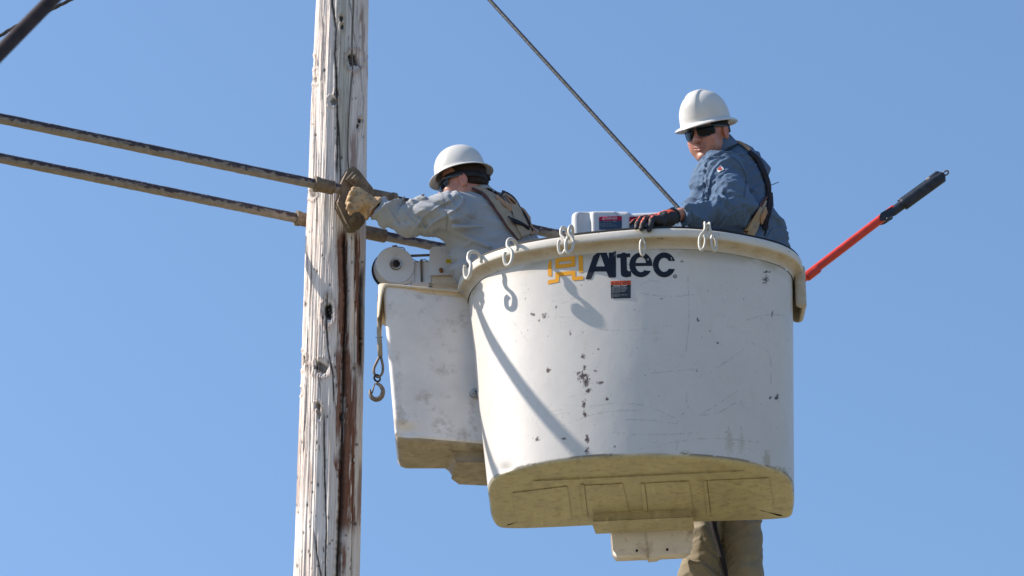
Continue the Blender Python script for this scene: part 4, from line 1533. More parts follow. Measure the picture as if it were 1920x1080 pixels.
def axp(px_, py_): return at(px_, py_, YT)
o_ = obj('clamp', *slab([(1650, 406), (1653, 400), (1668, 391), (1672, 389), (1676, 396), (1674, 402), (1660, 411), (1652, 413)], axp(1660, 405) - np.array([0, 0.024, 0]), (0, -1, 0), 0.05), M['dark_tool'], tool); bev(o_, 0.004)
obj('clamp_bolt', *tube(np.array([axp(1663, 412) - [0, .02, 0], axp(1665, 416) - [0, .02, 0]]), 0.010, 12), M['dark_tool'], tool)
h0, h1 = axp(1671, 399), axp(1770, 327)
n_h = 60
tt = np.linspace(0, 1, n_h)
rh = np.interp(tt, [0, .02, .18, .19, .23, .235, .8, .97, 1.0], [0.020, 0.024, 0.024, 0.023, 0.027, 0.029, 0.028, 0.024, 0.012])
obj('head_body', *tube(np.array([h0 + (h1 - h0) * t for t in tt]), rh, 28), M['dark_tool'], tool)
perp = np.cross(ax, [0, 1, 0]); perp /= np.linalg.norm(perp)
if perp[2] < 0: perp = -perp
obj('side_rod', *tube(np.array([h0 + (h1 - h0) * t + perp * 0.026 for t in np.linspace(0.2, 0.86, 12)]), 0.0085, 12), M['dark_tool'], tool)
obj('lower_bar', *tube(np.array([h0 + (h1 - h0) * t - perp * 0.010 for t in np.linspace(0.22, 0.95, 12)]), 0.024, 16), M['dark_tool'], tool)
cc = h0 + (h1 - h0) * 0.88 + perp * 0.020
obj('end_cap', *tube(np.array([cc - ax * 0.045, cc - ax * 0.03, cc + ax * 0.02, cc + ax * 0.03]), [0.012, 0.018, 0.018, 0.010], 20), M['dark_tool'], tool)
obj('brass_fitting', *tube(np.array([cc - ax * 0.05 + perp * .006, cc - ax * 0.02 + perp * .01]), 0.010, 10), M['rust'], tool)
er = h1 + ax * 0.012
obj('eye_ring', *tube(np.array([er + ax * (0.016 * math.cos(a)) + perp * (0.010 * math.sin(a)) for a in np.linspace(0, 2 * math.pi, 24, endpoint=False)]), 0.0042, 10, closed=True), M['rust'], tool)
o_ = obj('holder', *box((t0[0] - 0.02, 13.44, t0[2] - 0.02), (0.10, 0.24, 0.10)), M['black'], tool); bev(o_, 0.01)


# ================================================================== people
def rot_local(yaw, nod, roll):
    cy, sy = math.cos(yaw), math.sin(yaw)
    cn, sn = math.cos(nod), math.sin(nod)
    cr_, sr = math.cos(roll), math.sin(roll)
    Rz_ = np.array([[cy, -sy, 0], [sy, cy, 0], [0, 0, 1]])
    Rx = np.array([[1, 0, 0], [0, cn, -sn], [0, sn, cn]])
    Ry = np.array([[cr_, 0, -sr], [0, 1, 0], [sr, 0, cr_]])
    return Ry @ Rz_ @ Rx


CAMB = np.stack([RT, FW, UP], 1)          # camera basis: local x right, y away, z up


def head_parts(parent, org, Rw, sc, style, hs=1.0, hz=0.033):
    """head mesh data (returned), hair, hard hat and sunglasses as children"""
    org = np.array(org)

    def T(V): return (np.asarray(V) * sc) @ Rw.T + org

    def head_fn(p):
        q = p.copy()
        q[:, 0] = np.abs(q[:, 0])
        d = ell(p, (0, .012, .040), (.077, .097, .088))                     # skull
        d = smin(d, ell(p, (0, -.018, -.030), (.064, .074, .082)), .03)     # face mass
        d = smin(d, cone(p, (0, -.030, -.070), (0, -.062, -.100), .047, .026), .03)   # jaw to chin
        d = smin(d, cone(q, (.050, .0, -.060), (.022, -.060, -.098), .020, .018), .03)    # jaw line
        d = smin(d, ell(q, (.043, -.058, -.030), (.024, .024, .020)), .025)  # cheekbone
        d = smin(d, ell(q, (.036, -.056, -.062), (.026, .026, .028)), .03)   # cheek
        d = smin(d, cone(q, (.010, -.088, .020), (.045, -.070, .018), .011, .011), .02)   # brow
        d = smax(d, -ell(q, (.031, -.098, .000), (.018, .014, .013)), .014)  # eye socket
        d = smin(d, ell(q, (.031, -.073, .000), (.013, .013, .012)), .004)   # eyeball
        d = smin(d, cone(p, (0, -.086, .004), (0, -.112, -.030), .009, .0125), .014)      # nose bridge
        d = smin(d, ell(p, (0, -.113, -.034), (.0125, .012, .010)), .008)
        d = smin(d, ell(q, (.012, -.100, -.036), (.008, .010, .008)), .008)  # nostril wings
        d = smax(d, -ell(q, (.006, -.106, -.045), (.003, .004, .004)), .003)
        d = smin(d, ell(p, (0, -.084, -.060), (.026, .014, .012)), .012)     # muzzle
        d = smin(d, cone(q, (.000, -.0985, -.0625), (.024, -.086, -.0645), .0048, .003), .006)   # upper lip
        d = smin(d, cone(q, (.000, -.0965, -.0735), (.019, -.086, -.0715), .0062, .003), .006)   # lower lip
        d = smax(d, -cone(q, (.000, -.1035, -.0682), (.028, -.088, -.0625), .0024, .0018), .003)  # mouth line
        d = smin(d, ell(p, (0, -.086, -.103), (.018, .014, .014)), .016)     # chin ball
        # ears
        e = ell(q, (.080, .010, -.012), (.010, .019, .032))
        e = smin(e, ell(q, (.081, .006, -.036), (.007, .009, .011)), .01)
        e = smax(e, -ell(q, (.089, .006, -.010), (.006, .011, .019)), .006)
        d = smin(d, e, .008)
        d = smin(d, cone(p, (0, .022, -.050), (0, .040, -.170), .056, .062), .025)
        return d
    V, F = sdf_mesh(head_fn, (-.11, -.14, -.185), (.11, .13, .15), 0.0026, amp=0.006)
    q = V.copy()
    q[:, 0] = np.abs(q[:, 0])
    lip = np.exp(-((V[:, 2] + .068) / .0075) ** 2) * (1 - sstep(.018, .026, q[:, 0])) * (V[:, 1] < -.082)
    red = np.clip(0.8 * lip + 0.55 * np.exp(-np.linalg.norm(V - (0, -.112, -.034), axis=1) / .022) + 0.4 * np.exp(-(np.linalg.norm(q - (.045, -.07, -.045), axis=1) / .024) ** 2) + 0.6 * np.exp(-(np.linalg.norm(q - (.081, .01, -.012), axis=1) / .03) ** 2), 0, 1)
    stub_shade = np.exp(-((V[:, 2] + .054) / .007) ** 2) * (q[:, 0] < .032) * (V[:, 1] < -.08) * 0.45
    stub_shade = np.maximum(stub_shade, 0.22 * sstep(-.062, -.085, V[:, 2]) * (V[:, 1] < -.0))
    stub_shade = np.maximum(stub_shade, 0.9 * np.exp(-((V[:, 2] + .0682) / .0022) ** 2) * (q[:, 0] < .026) * (V[:, 1] < -.085))  # dark mouth crease: shade between the lips put into the colour
    hv = T(V)

    def hair_fn(p):
        d = ell(p, (0, .014, .040), (.0815, .1005, .0915))
        d = smin(d, ell(p, (0, .052, -.030), (.062, .055, .060)), .03)
        # keep scalp only: above the hairline and behind the ears
        cut = np.maximum(-(p[:, 2] - (-.035 + np.maximum(0, -(p[:, 1] - .02)) * 1.9)), -1)
        d = smax(d, cut, .006)
        return d + 0.002 * (vnoise(p * 160) - .5)
    V, F2 = sdf_mesh(hair_fn, (-.10, -.12, -.10), (.10, .13, .15), 0.004, amp=0.006)
    obj('hair', T(V), F2, M['hair'], parent)
    # helmet: a moulded shell of revolution with an oval plan and a full brim
    nth = 120
    th = np.linspace(0, 2 * math.pi, nth, endpoint=False)
    ct_, st_ = np.cos(th), np.sin(th)
    z0 = hz
    H = lambda V: T(np.column_stack([np.asarray(V)[:, 0] * hs, np.asarray(V)[:, 1] * hs, hz + (np.asarray(V)[:, 2] - hz) * hs]))
    outer = []
    for a in np.linspace(0, 90, 26):
        outer.append(('d', math.radians(90 - a)))
    rings = []
    def dome(phi):
        cz, cr0 = math.sin(phi), math.cos(phi)
        rr = cr0 ** 0.80
        R_ = np.column_stack([st_ * .108 * rr, -ct_ * .126 * rr, np.full(nth, z0 + .018 + .128 * cz)])
        if style == 'ridged':
            b_ = np.exp(-((np.abs(R_[:, 0]) - .028 + 0.10 * np.minimum(R_[:, 1], 0)) / .006) ** 2)
            cen_ = 1 - sstep(.022, .031, np.abs(R_[:, 0]) + 0.08 * np.minimum(R_[:, 1], 0))
            k = (0.007 * cen_) * sstep(.15, .5, cz)
            R_[:, 2] += k * 1.0
            R_[:, :2] *= (1 + k * 3.0)[:, None]
        else:
            k = 0.0035 * (1 - sstep(.012, .020, np.abs(R_[:, 0]))) * sstep(.1, .4, cz)
            R_[:, 2] += k
        return R_
    for a in np.linspace(89.0, 0, 30):
        rings.append(dome(math.radians(a)))
    # band step, brim out, edge, back under, then up inside
    for rx, ry, z in ((.1085, .1265, z0 + .010), (.110, .128, z0 + .004), (.114, .133, z0 + .000), (.122, .145, z0 - .004), (.131, .157, z0 - .010), (.1345, .161, z0 - .014), (.1355, .162, z0 - .017), (.134, .160, z0 - .0185),
                      (.130, .155, z0 - .013), (.121, .143, z0 - .007), (.112, .131, z0 - .003), (.106, .124, z0 + .002), (.105, .122, z0 + .016)):
        zz_ = z - 0.006 * np.maximum(ct_, 0) ** 3 + (0.003 * st_ ** 2 if z < z0 else 0)
        rings.append(np.column_stack([st_ * rx, -ct_ * ry, zz_]))
    for a in np.linspace(0, 89, 16):
        phi = math.radians(a)
        rr = math.cos(phi) ** 0.8
        rings.append(np.column_stack([st_ * .104 * rr, -ct_ * .121 * rr, np.full(nth, z0 + .018 + .122 * math.sin(phi))]))
    V, F2 = loft(rings, cap0=True, cap1=True)
    hh = obj('hard_hat', H(V), F2, M['helmet'], parent)
    # suspension band and ratchet under the brim
    bd = []
    for rr_, z in ((.0, .030), (.0035, .028), (.0035, .004), (.0, .002)):
        bd.append(np.column_stack([st_ * (.0830 + rr_), -ct_ * (.0985 + rr_) + .012, z + 0.012 * ct_ + 0 * st_ - .006 * (ct_ < 0)]))
    V, F2 = loft(bd)
    obj('suspension_band', T(V), F2, M['black'], hh)
    V, F2 = tube(np.array([(0, .108, .004), (0, .124, .002)]), [.017, .014], 16)
    obj('ratchet_knob', T(V), F2, M['black'], hh)
    if style != 'ridged':
        # small moulded mark on the side
        pass
    # wrap sunglasses
    gl = MB()
    def lens(sx):
        nu, nv = 18, 10
        P_ = []
        for i in range(nu + 1):
            u = i / nu
            ang = math.radians(5 + 43 * u) * sx
            top_ = .020 - .003 * u
            bot = -.024 + .013 * max(0, (0.25 - u) / 0.25) ** 1.2 + .010 * max(0, (u - .72) / .28) ** 1.6
            for j in range(nv + 1):
                v = j / nv
                z = bot + (top_ - bot) * v
                Rr = .0935 + 0.002 * math.sin(v * math.pi)
                P_.append((Rr * math.sin(ang), -Rr * math.cos(ang) * 1.0 - .010 + (.012 * u * u), z))
        return np.array(P_), nu, nv
    lens_objs = []
    fr = MB()
    for sx in (-1, 1):
        P_, nu, nv = lens(sx)
        F2 = []
        for i in range(nu):
            for j in range(nv):
                a = i * (nv + 1) + j
                f_ = (a, a + nv + 1, a + nv + 2, a + 1)
                F2.append(f_ if sx > 0 else f_[::-1])
        n1 = len(P_)
        Pin = P_ * np.array([.965, .965, 1.0])
        VV = np.concatenate([P_, Pin])
        FF = F2 + [tuple(i + n1 for i in f_[::-1]) for f_ in F2]
        per = [i * (nv + 1) for i in range(nu + 1)] + [nu * (nv + 1) + j for j in range(1, nv + 1)] + [i * (nv + 1) + nv for i in range(nu - 1, -1, -1)] + [j for j in range(nv - 1, 0, -1)]
        for a, b_ in zip(per, per[1:] + per[:1]): FF.append((a, b_, b_ + n1, a + n1))
        lens_objs.append((VV, FF))
        topl = P_[[i * (nv + 1) + nv for i in range(nu + 1)]]
        botl = P_[[i * (nv + 1) for i in range(nu + 1)]]
        sidel = P_[[nu * (nv + 1) + j for j in range(nv + 1)]]
        fr.add(*tube(topl, .0028, 8))
        fr.add(*tube(botl, .0016, 8))
        fr.add(*tube(sidel, .0026, 8))
        e = sidel[-2]
        # temple arm: a flat bar to the ear
        A1 = np.array([e, e + (sx * .008, .012, .0), (sx * .081, -.030, .010), (sx * .083, .006, .008), (sx * .080, .024, -.002)])
        S_ = spline(A1, 6)
        Vt, Ft = tube(S_, .0042, 8)
        Vt[:, 2] = Vt[:, 2] + (Vt[:, 2] - np.repeat(S_[:, 2], 8)) * np.repeat(np.linspace(.55, -.2, len(S_)), 8)
        fr.add(Vt, Ft)
    brid = spline(np.array([(-.010, -.104, .012), (0, -.1065, .014), (.010, -.104, .012)]), 6)
    fr.add(*tube(brid, .0035, 8))
    fv = np.concatenate(fr.v)
    go = obj('sunglasses', T(fv), fr.f, M['frame'], parent)
    for VV, FF in lens_objs:
        obj('lens', T(VV), FF, M['lens'], go)
    return hv, F, {'red': red, 'stubble_shade': stub_shade}


def ribbon(name, path, width, bvh, mat, parent, off=0.006, th=0.004, Yd=12.9, pxw=None, nseg=8):
    """strap lying on a body: the path and width are read off the photograph, the strap follows the surface"""
    S = spline(np.array(path, float), 8)
    T_ = np.gradient(S, axis=0)
    T_ /= np.linalg.norm(T_, axis=1)[:, None]
    Nn = np.stack([-T_[:, 1], T_[:, 0]], 1)
    W = 6
    G = []
    lastY = None
    for i in range(len(S)):
        w_ = width if np.isscalar(width) else np.interp(i / (len(S) - 1), np.linspace(0, 1, len(width)), width)
        row = []
        for k in range(W + 1):
            u = (k / W - .5) * w_
            x, y = S[i] + Nn[i] * u
            l, n_ = ray(x, y, bvh)
            if l is None:
                c = Vector(at(x, y, lastY if lastY else Yd))
                loc, nor, ix, ds = bvh.find_nearest(c)
                l, n_ = np.array(loc), np.array(nor)
                if np.dot(n_, l - np.array([l[0], 13.0, l[2]])) < 0 and False: n_ = -n_
            lastY = l[1]
            row.append(l + n_ * off)
        G.append(row)
    G = np.array(G)
    for _ in range(3):
        G[1:-1] = (G[:-2] + 2 * G[1:-1] + G[2:]) / 4
        G[:, 1:-1] = (G[:, :-2] + 2 * G[:, 1:-1] + G[:, 2:]) / 4
    a, b_ = G.shape[:2]
    V = G.reshape(-1, 3)
    F = []
    for i in range(a - 1):
        for j in range(b_ - 1):
            F.append((i * b_ + j, (i + 1) * b_ + j, (i + 1) * b_ + j + 1, i * b_ + j + 1))
    n_ = np.cross(V[F[0][1]] - V[F[0][0]], V[F[0][2]] - V[F[0][0]])
    if n_[1] > 0: F = [f[::-1] for f in F]
    o = obj(name, V, F, mat, parent)
    m = o.modifiers.new('solid', 'SOLIDIFY')
    m.thickness = th
    m.offset = 0.6
    return o


def bvh_of(V, F):
    return BVHTree.FromPolygons([Vector(v) for v in V], [tuple(int(i) for i in f) for f in F])


def join(a, b_):
    Va, Fa, Aa = a
    Vb, Fb, Ab = b_
    V = np.concatenate([Va, Vb])
    F = [tuple(f) for f in Fa] + [tuple(int(i) + len(Va) for i in f) for f in Fb]
    A = {k: np.concatenate([Aa[k], Ab.get(k, np.zeros(len(Vb)))]) for k in Aa}
    return V, F, A


def D(x, y, Y): return at(x, y, Y)


def limb_fold(p, a, b_, amp, f1=17.0, lat=5.0, tilt=0.35, seed=0.0):
    """wrinkles that ring a sleeve: high frequency along the limb, low across, slightly spiralled"""
    a, b_ = np.array(a), np.array(b_)
    d = (b_ - a) / np.linalg.norm(b_ - a)
    s = np.cross(d, [0, 0, 1.0]); s /= np.linalg.norm(s) + 1e-9
    u = np.cross(s, d)
    q = p - a
    t = q @ d
    x, y = q @ s, q @ u
    warp = (vnoise(p * 9 + seed) - .5) * 1.6
    r1 = billow(np.stack([(t + tilt * y - 0.25 * x) * f1 + warp, x * lat, y * lat], 1) + seed)
    r2 = billow(np.stack([(t - tilt * y) * f1 * 1.9 + warp, x * lat * 1.7, y * lat * 1.7], 1) + seed * 2 + 9)
    near = np.exp(-np.maximum(0, np.abs(t - np.linalg.norm(b_ - a) / 2) - np.linalg.norm(b_ - a) * .55) / .05)
    return amp * (1.25 * r1 + 0.45 * r2 - 0.55) * near


# ------------------------------------------------------------------ the worker on the right, blue shirt
p2 = thing('person', 'person in blue denim shirt and white hard hat resting an orange-gloved hand on the rim', 'person', (1.08, 12.95, ZB + 0.03), )
O2 = D(1327, 249, 12.86)
R2 = CAMB @ rot_local(math.radians(-33), math.radians(-6), math.radians(15))
hv, hf, ha = head_parts(p2, O2, R2, 1.15, 'ridged', 0.95, 0.040)
NK2 = D(1357, 290, 12.93)
SL2, EL2, WR2 = D(1350, 315, 12.76), D(1371, 389, 12.66), D(1277, 402, 12.50)
SR2 = D(1405, 318, 13.12)
ER2, WRR2 = D(1400, 420, 13.25), D(1330, 470, 13.15)
CH2, BL2 = D(1380, 352, 12.95), D(1398, 462, 12.95)
HP2 = D(1395, 520, 12.93)


def legs_fn(p, hip, side, fl, r=1.0, knee=None, k_=0.05):
    d = None
    for s in (-1, 1):
        h = hip + side * 0.095 * s
        kn = np.array([h[0], h[1], (h[2] + fl) / 2 + 0.03]) + (knee if knee is not None else 0) * 1.0
        an = np.array([h[0], h[1] + 0.0, fl + 0.07])
        e = smin(cone(p, h, kn, .092 * r, .064 * r), cone(p, kn, an, .064 * r, .045 * r), k_)
        d = e if d is None else smin(d, e, .02)
    return d


def body2(p):
    d = cone(p, CH2, BL2, .125, .130)
    d = smin(d, cone(p, BL2, HP2, .13, .135), .05)
    d = smin(d, cone(p, SL2, SR2, .045, .045), .05)
    d = smin(d, cone(p, NK2 + np.array([0, 0, .05]), NK2, .058, .07), .05)
    d = smin(d, cone(p, SL2, EL2, .042, .038), .03)
    d = smin(d, cone(p, EL2, WR2, .036, .030), .02)
    d = smin(d, cone(p, WR2, D(1256, 408, 12.455), .0295, .029), .01)
    d = smin(d, cone(p, SR2, ER2, .055, .045), .04)
    d = smin(d, cone(p, ER2, WRR2, .043, .03), .02)
    d = smin(d, legs_fn(p, HP2, np.array([0.5, 0.5, 0]), ZB + .03), .05)
    return d


lo = np.array([.7, 12.3, ZB + 0.0])
bv_, bf_ = sdf_mesh(body2, lo, (1.32, 13.35, 8.25), 0.008)
V, F, A = join((hv, hf, ha), (bv_, bf_, {}))
obj('body', V, F, M['skin'], p2, attrs=A)


def shirt2(p):
    d = cone(p, CH2, D(1400, 440, 12.95), .155, .160)
    d = smin(d, cone(p, D(1400, 440, 12.95), HP2, .160, .155), .05)
    d = smin(d, cone(p, D(1362, 420, 12.93), D(1345, 470, 12.93), .11, .14), .06)
    d = smin(d, cone(p, D(1440, 440, 12.98), D(1442, 490, 12.98), .085, .10), .06)
    d = smin(d, cone(p, SL2 + np.array([.02, 0, -.01]), SR2, .088, .085), .05)
    d = smin(d, cone(p, NK2 + np.array([.005, 0.0, .012]), D(1375, 305, 12.95), .070, .105), .05)
    d = smin(d, cone(p, SL2, D(1368, 372, 12.67), .086, .082), .045)
    d = smin(d, cone(p, D(1368, 372, 12.67), D(1383, 392, 12.67), .082, .078), .03)
    fo = cone(p, D(1376, 392, 12.66), D(1300, 404, 12.53), .076, .050)
    fo = smin(fo, cone(p, D(1300, 404, 12.53), D(1279, 403, 12.502), .052, .050), .01)
    # open cuff end
    cd = (D(1300, 404, 12.53) - D(1276, 403, 12.495)); cd /= np.linalg.norm(cd)
    fo = np.maximum(fo, -((p - D(1277, 403, 12.50)) @ cd))
    fo = np.maximum(fo, -cone(p, D(1284, 403, 12.51), D(1262, 403, 12.48), .030, .034))
    d = smin(d, fo, .022)
    d = smin(d, cone(p, SR2, ER2, .08, .065), .04)
    d = smin(d, cone(p, ER2, WRR2, .065, .05), .03)
    # pocket flap standing off the chest
    d = smin(d, cone(p, D(1306, 343, 12.83), D(1322, 335, 12.85), .010, .026), .012)
    d = smin(d, cone(p, D(1325, 322, 12.84), D(1315, 395, 12.82), .05, .075), .06)
    # folds
    f_ = limb_fold(p, SL2, EL2, .028, 15, 3.6, .7, 3.1) * np.exp(-np.maximum(cone(p, SL2, EL2, .10, .10), 0) / .02)
    f_ = f_ + limb_fold(p, EL2, WR2, .016, 18, 4, .6, 7.7) * np.exp(-np.maximum(cone(p, EL2, WR2, .09, .06), 0) / .02)
    tz = billow(np.stack([(p[:, 2] + .5 * p[:, 0]) * 13 + (vnoise(p * 5) - .5) * 2, p[:, 0] * 3, p[:, 1] * 4], 1))
    tz2 = billow(np.stack([(p[:, 2] - .9 * p[:, 0]) * 19 + (vnoise(p * 7 + 4) - .5) * 2, p[:, 0] * 4, p[:, 1] * 5], 1))
    f_ = f_ + .026 * (tz - .38) + .012 * (tz2 - .38)
    return d - f_


V, F = sdf_mesh(shirt2, (.75, 12.3, 7.0), (1.36, 13.45, 8.2), 0.0046, amp=0.03)
seam = np.zeros(len(V))
px, py = proj(V)
fm = V[:, 1] < 12.95
def seamline(path, w=1.4):
    a = spline(np.array(path, float), 6)
    pp = np.stack([px, py], 1)
    best = np.full(len(V), 99.0)
    for k in range(len(a) - 1):
        ab = a[k + 1] - a[k]
        tt = np.clip(((pp - a[k]) @ ab) / (ab @ ab), 0, 1)
        best = np.minimum(best, np.linalg.norm(pp - a[k] - tt[:, None] * ab, axis=1))
    return (1 - sstep(w * .4, w * 1.2, best)) * fm
for L in ([(1352, 285), (1345, 300), (1330, 320), (1322, 350)], [(1352, 286), (1380, 300), (1398, 330), (1395, 370)], [(1296, 395), (1300, 412)]):
    seam = np.maximum(seam, seamline(L, 1.6) * .6)
obj('shirt', V, F, M['shirt2'], p2, attrs={'seam': seam})
s2_bvh = bvh_of(V, F)


def collar(parent, c, Rw, mat, rx=.074, ry=.080, h=.040, sc=1.0):
    rings = []
    n = 64
    th = np.linspace(0, 2 * math.pi, n, endpoint=False)
    for dr, z in ((0.004, -.02), (.000, .0), (-.002, .02), (-.001, h), (.003, h + .004), (.009, h + .001), (.014, h * .5), (.021, -.004), (.024, -.014), (.019, -.014), (.014, -.004)):
        pinch = 0.9 - 0.0 * th
        fr_ = np.maximum(-0, np.cos(th)) ** 6
        x = np.sin(th) * (rx + dr)
        y = -np.cos(th) * (ry + dr) - fr_ * .012
        zz_ = z - fr_ * (.020 if dr > .008 else .008) + 0.002 * np.sin(th * 5 + 1)
        rings.append(np.column_stack([x, y, zz_]))
    V, F = loft(rings)
    return obj('collar', (V * sc) @ Rw.T + c, F, mat, parent, attrs={'seam': np.zeros(len(V))})


Rc2 = CAMB @ rot_local(math.radians(-50), math.radians(4), math.radians(24))
collar(p2, D(1349, 279, 12.90), Rc2, M['shirt2'], .066, .072, .036)
# sleeve patch: a small white and red diamond
pt_ = decal('patch', [[(1351, 309), (1358, 319), (1347, 324), (1343, 317)]], {}, M['lab_white'], p2, s2_bvh, 0.004, 4)
decal('patch_mark', [[(1350, 313), (1354, 319), (1346, 320)]], {}, mat_decal('patch_red', (0.5, 0.06, 0.04), 0), pt_, s2_bvh, 0.006, 4)
# name lettering near the shoulder seam
# harness
hn = ribbon('harness', [(1403, 287), (1418, 300), (1430, 325), (1438, 350), (1438, 368)], [6, 8, 9, 8, 7], s2_bvh, M['webblack'], p2, 0.008, 0.005)
ribbon('strap', [(1440, 362), (1441, 385), (1436, 410), (1432, 432)], [7, 9, 9, 7], s2_bvh, M['webblack'], hn, 0.010, 0.006)
ribbon('strap', [(1437, 368), (1424, 388), (1409, 412), (1398, 436)], [4, 7, 7, 6], s2_bvh, M['webedge'], hn, 0.010, 0.004)
ribbon('strap', [(1434, 378), (1424, 398), (1412, 420), (1404, 440)], [5, 14, 20, 22], s2_bvh, M['web'], hn, 0.007, 0.004)
ribbon('strap', [(1434, 392), (1430, 408), (1430, 424)], [5, 14, 10], s2_bvh, M['webtan'], hn, 0.011, 0.004)
ribbon('strap', [(1360, 273), (1372, 268), (1388, 272), (1405, 285)], [3, 4, 4, 6], s2_bvh, M['webtan'], hn, 0.012, 0.003)
dr = D(1427, 434, 12.80)
obj('d_ring', *tube(np.array([dr + 0.022 * math.cos(a) * RT + np.array([0, 0, 0.026 * math.sin(a)]) for a in np.linspace(0, 2 * math.pi, 24, endpoint=False)]), .0045, 8, closed=True), M['black'], hn)
obj('lanyard_pin', *tube(np.array([D(1436, 350.5, 12.93), D(1449, 346, 12.93), D(1460, 341.5, 12.93)]), .0018, 6), M['black'], hn)
# watch
wc = D(1263, 406, 12.47)
wd = D(1275, 403, 12.49) - D(1252, 408, 12.45); wd /= np.linalg.norm(wd)
o_ = obj('watch', *tube(np.array([wc - wd * .014, wc - wd * .012, wc + wd * .012, wc + wd * .014]), [.031, .0345, .0355, .032], 28), M['black'], p2)
u_ = np.cross(wd, np.array([0, 1, 0.3])); u_ /= np.linalg.norm(u_)
if u_[2] < 0: u_ = -u_
s_ = np.cross(wd, u_)
o2 = obj('watch_case', *box(wc + u_ * .036 - wd * .002 - s_ * .0, (.030, .034, .012), np.stack([wd, s_, u_], 1)), M['frame'], o_); bev(o2, .004, 3)


# glove resting on the rim: palm, four fingers over the edge, thumb behind
def glove2_fn(p):
    w0, w1_ = D(1259, 408, 12.46), D(1249, 411, 12.445)
    kn = [D(1226, 411, 12.395), D(1222, 409, 12.415), D(1214, 408, 12.43), D(1208, 408, 12.45)]
    d = cone(p, w0, w1_, .034, .033)
    d = smin(d, cone(p, w1_, D(1232, 415, 12.42), .033, .026), .02)
    d = smin(d, cone(p, D(1245, 409, 12.45), D(1214, 411, 12.45), .028, .019), .02)
    d = smin(d, cone(p, D(1236, 415, 12.41), kn[0], .024, .018), .02)
    tips = [[D(1222, 413, 12.37), D(1219, 424, 12.355), D(1217, 431, 12.355)],
            [D(1210, 411, 12.38), D(1205, 421, 12.352), D(1202, 429, 12.35)],
            [D(1202, 410, 12.40), D(1195, 419, 12.365), D(1193, 427, 12.358)],
            [D(1199, 412, 12.44), D(1189, 415, 12.42), D(1183, 419, 12.41)]]
    rr = (.0125, .0115, .0115, .010)
    for k, ch, r in zip(kn, tips, rr):
        f = cone(p, k, ch[0], r + .002, r + .001)
        f = smin(f, cone(p, ch[0], ch[1], r + .001, r), .004)
        f = smin(f, cone(p, ch[1], ch[2], r, r * .88), .004)
        d = smin(d, f, .006)
    th_ = cone(p, D(1240, 418, 12.44), D(1222, 424, 12.47), .016, .012)
    d = smin(d, th_, .01)
    # cuff roll
    d = smin(d, np.abs(cone(p, D(1256, 409, 12.455), D(1252, 410, 12.45), .036, .036)) - .001, .006)
    return d - .0015 * (vnoise(p * 90) - .5) - 0.002 * (ridge(p * np.array([70, 30, 30])) - .4)


V, F = sdf_mesh(glove2_fn, D(1170, 445, 12.30) - .03, D(1275, 395, 12.55) + .03, 0.0024, amp=0.008)
me_n = np.zeros_like(V)
Fa = np.array(F)
fn_ = np.cross(V[Fa[:, 1]] - V[Fa[:, 0]], V[Fa[:, 2]] - V[Fa[:, 0]])
for k in range(4): np.add.at(me_n, Fa[:, k], fn_)
me_n /= np.linalg.norm(me_n, axis=1)[:, None] + 1e-12
px, py = proj(V)
# coating: palm side and finger fronts; knit back: up and outward facing
up_ = me_n @ np.array([-0.45, 0.15, 0.88])
palm = 1 - sstep(0.58, 0.70, up_ + 0.12 * (vnoise(V * 60) - .5) + 0.5 * sstep(1242, 1256, px))
obj('glove', V, F, M['glove2'], p2, attrs={'palm': palm})
# trousers
V, F = sdf_mesh(lambda p: smin(legs_fn(p, HP2, np.array([0.5, 0.5, 0]), ZB + .03, 1.22), cone(p, HP2, HP2 + np.array([0, 0, -.05]), .150, .15), .05) - .012 * (ridge(p * np.array([4, 4, 16])) - .4), (.7, 12.5, ZB + .03), (1.32, 13.35, 7.45), 0.012)
obj('trousers', V, F, M['jeans'], p2, attrs={'seam': np.zeros(len(V))})

# ------------------------------------------------------------------ the worker on the left, grey shirt, reaching for the casting
p1 = thing('person', 'person in grey shirt and white hard hat reaching out to the pole casting', 'person', (0.1, 12.98, ZB + 0.03))
O1 = D(868, 346, 12.97)
R1 = rot_local(math.radians(-97), math.radians(5), 0)
R1 = np.array([[math.cos(.12), 0, -math.sin(.12)], [0, 1, 0], [math.sin(.12), 0, math.cos(.12)]]) @ R1
hv, hf, ha = head_parts(p1, O1, R1, 1.10, 'smooth', 0.90, 0.053)
SL1, EL1, WR1 = D(846, 400, 12.86), D(766, 413, 12.88), D(703, 397, 12.88)
SR1 = D(930, 400, 13.20)
ER1, WRR1 = D(850, 430, 13.32), D(775, 405, 13.30)
CH1, BL1 = D(908, 425, 13.02), D(945, 500, 13.02)
HP1 = D(990, 590, 13.0)
HN1 = D(678, 376, 12.855)


def body1(p):
    d = cone(p, CH1, BL1, .130, .130)
    d = smin(d, cone(p, BL1, HP1, .13, .135), .05)
    d = smin(d, cone(p, SL1, SR1, .045, .045), .05)
    d = smin(d, cone(p, O1 + np.array([.03, 0, -.06]), D(897, 372, 13.02), .055, .07), .05)
    d = smin(d, cone(p, SL1, EL1, .040, .036), .03)
    d = smin(d, cone(p, EL1, WR1, .036, .030), .02)
    d = smin(d, cone(p, WR1, D(690, 388, 12.87), .030, .029), .02)
    d = smin(d, cone(p, SR1, ER1, .055, .045), .04)
    d = smin(d, cone(p, ER1, WRR1, .043, .03), .02)
    # far hand, closed round the back rod
    d = smin(d, ell(p, WRR1 + np.array([-.04, .0, .0]), (.05, .022, .04)), .02)
    d = smin(d, legs_fn(p, HP1, np.array([0.3, 0.6, 0]), ZB + .03), .05)
    return d


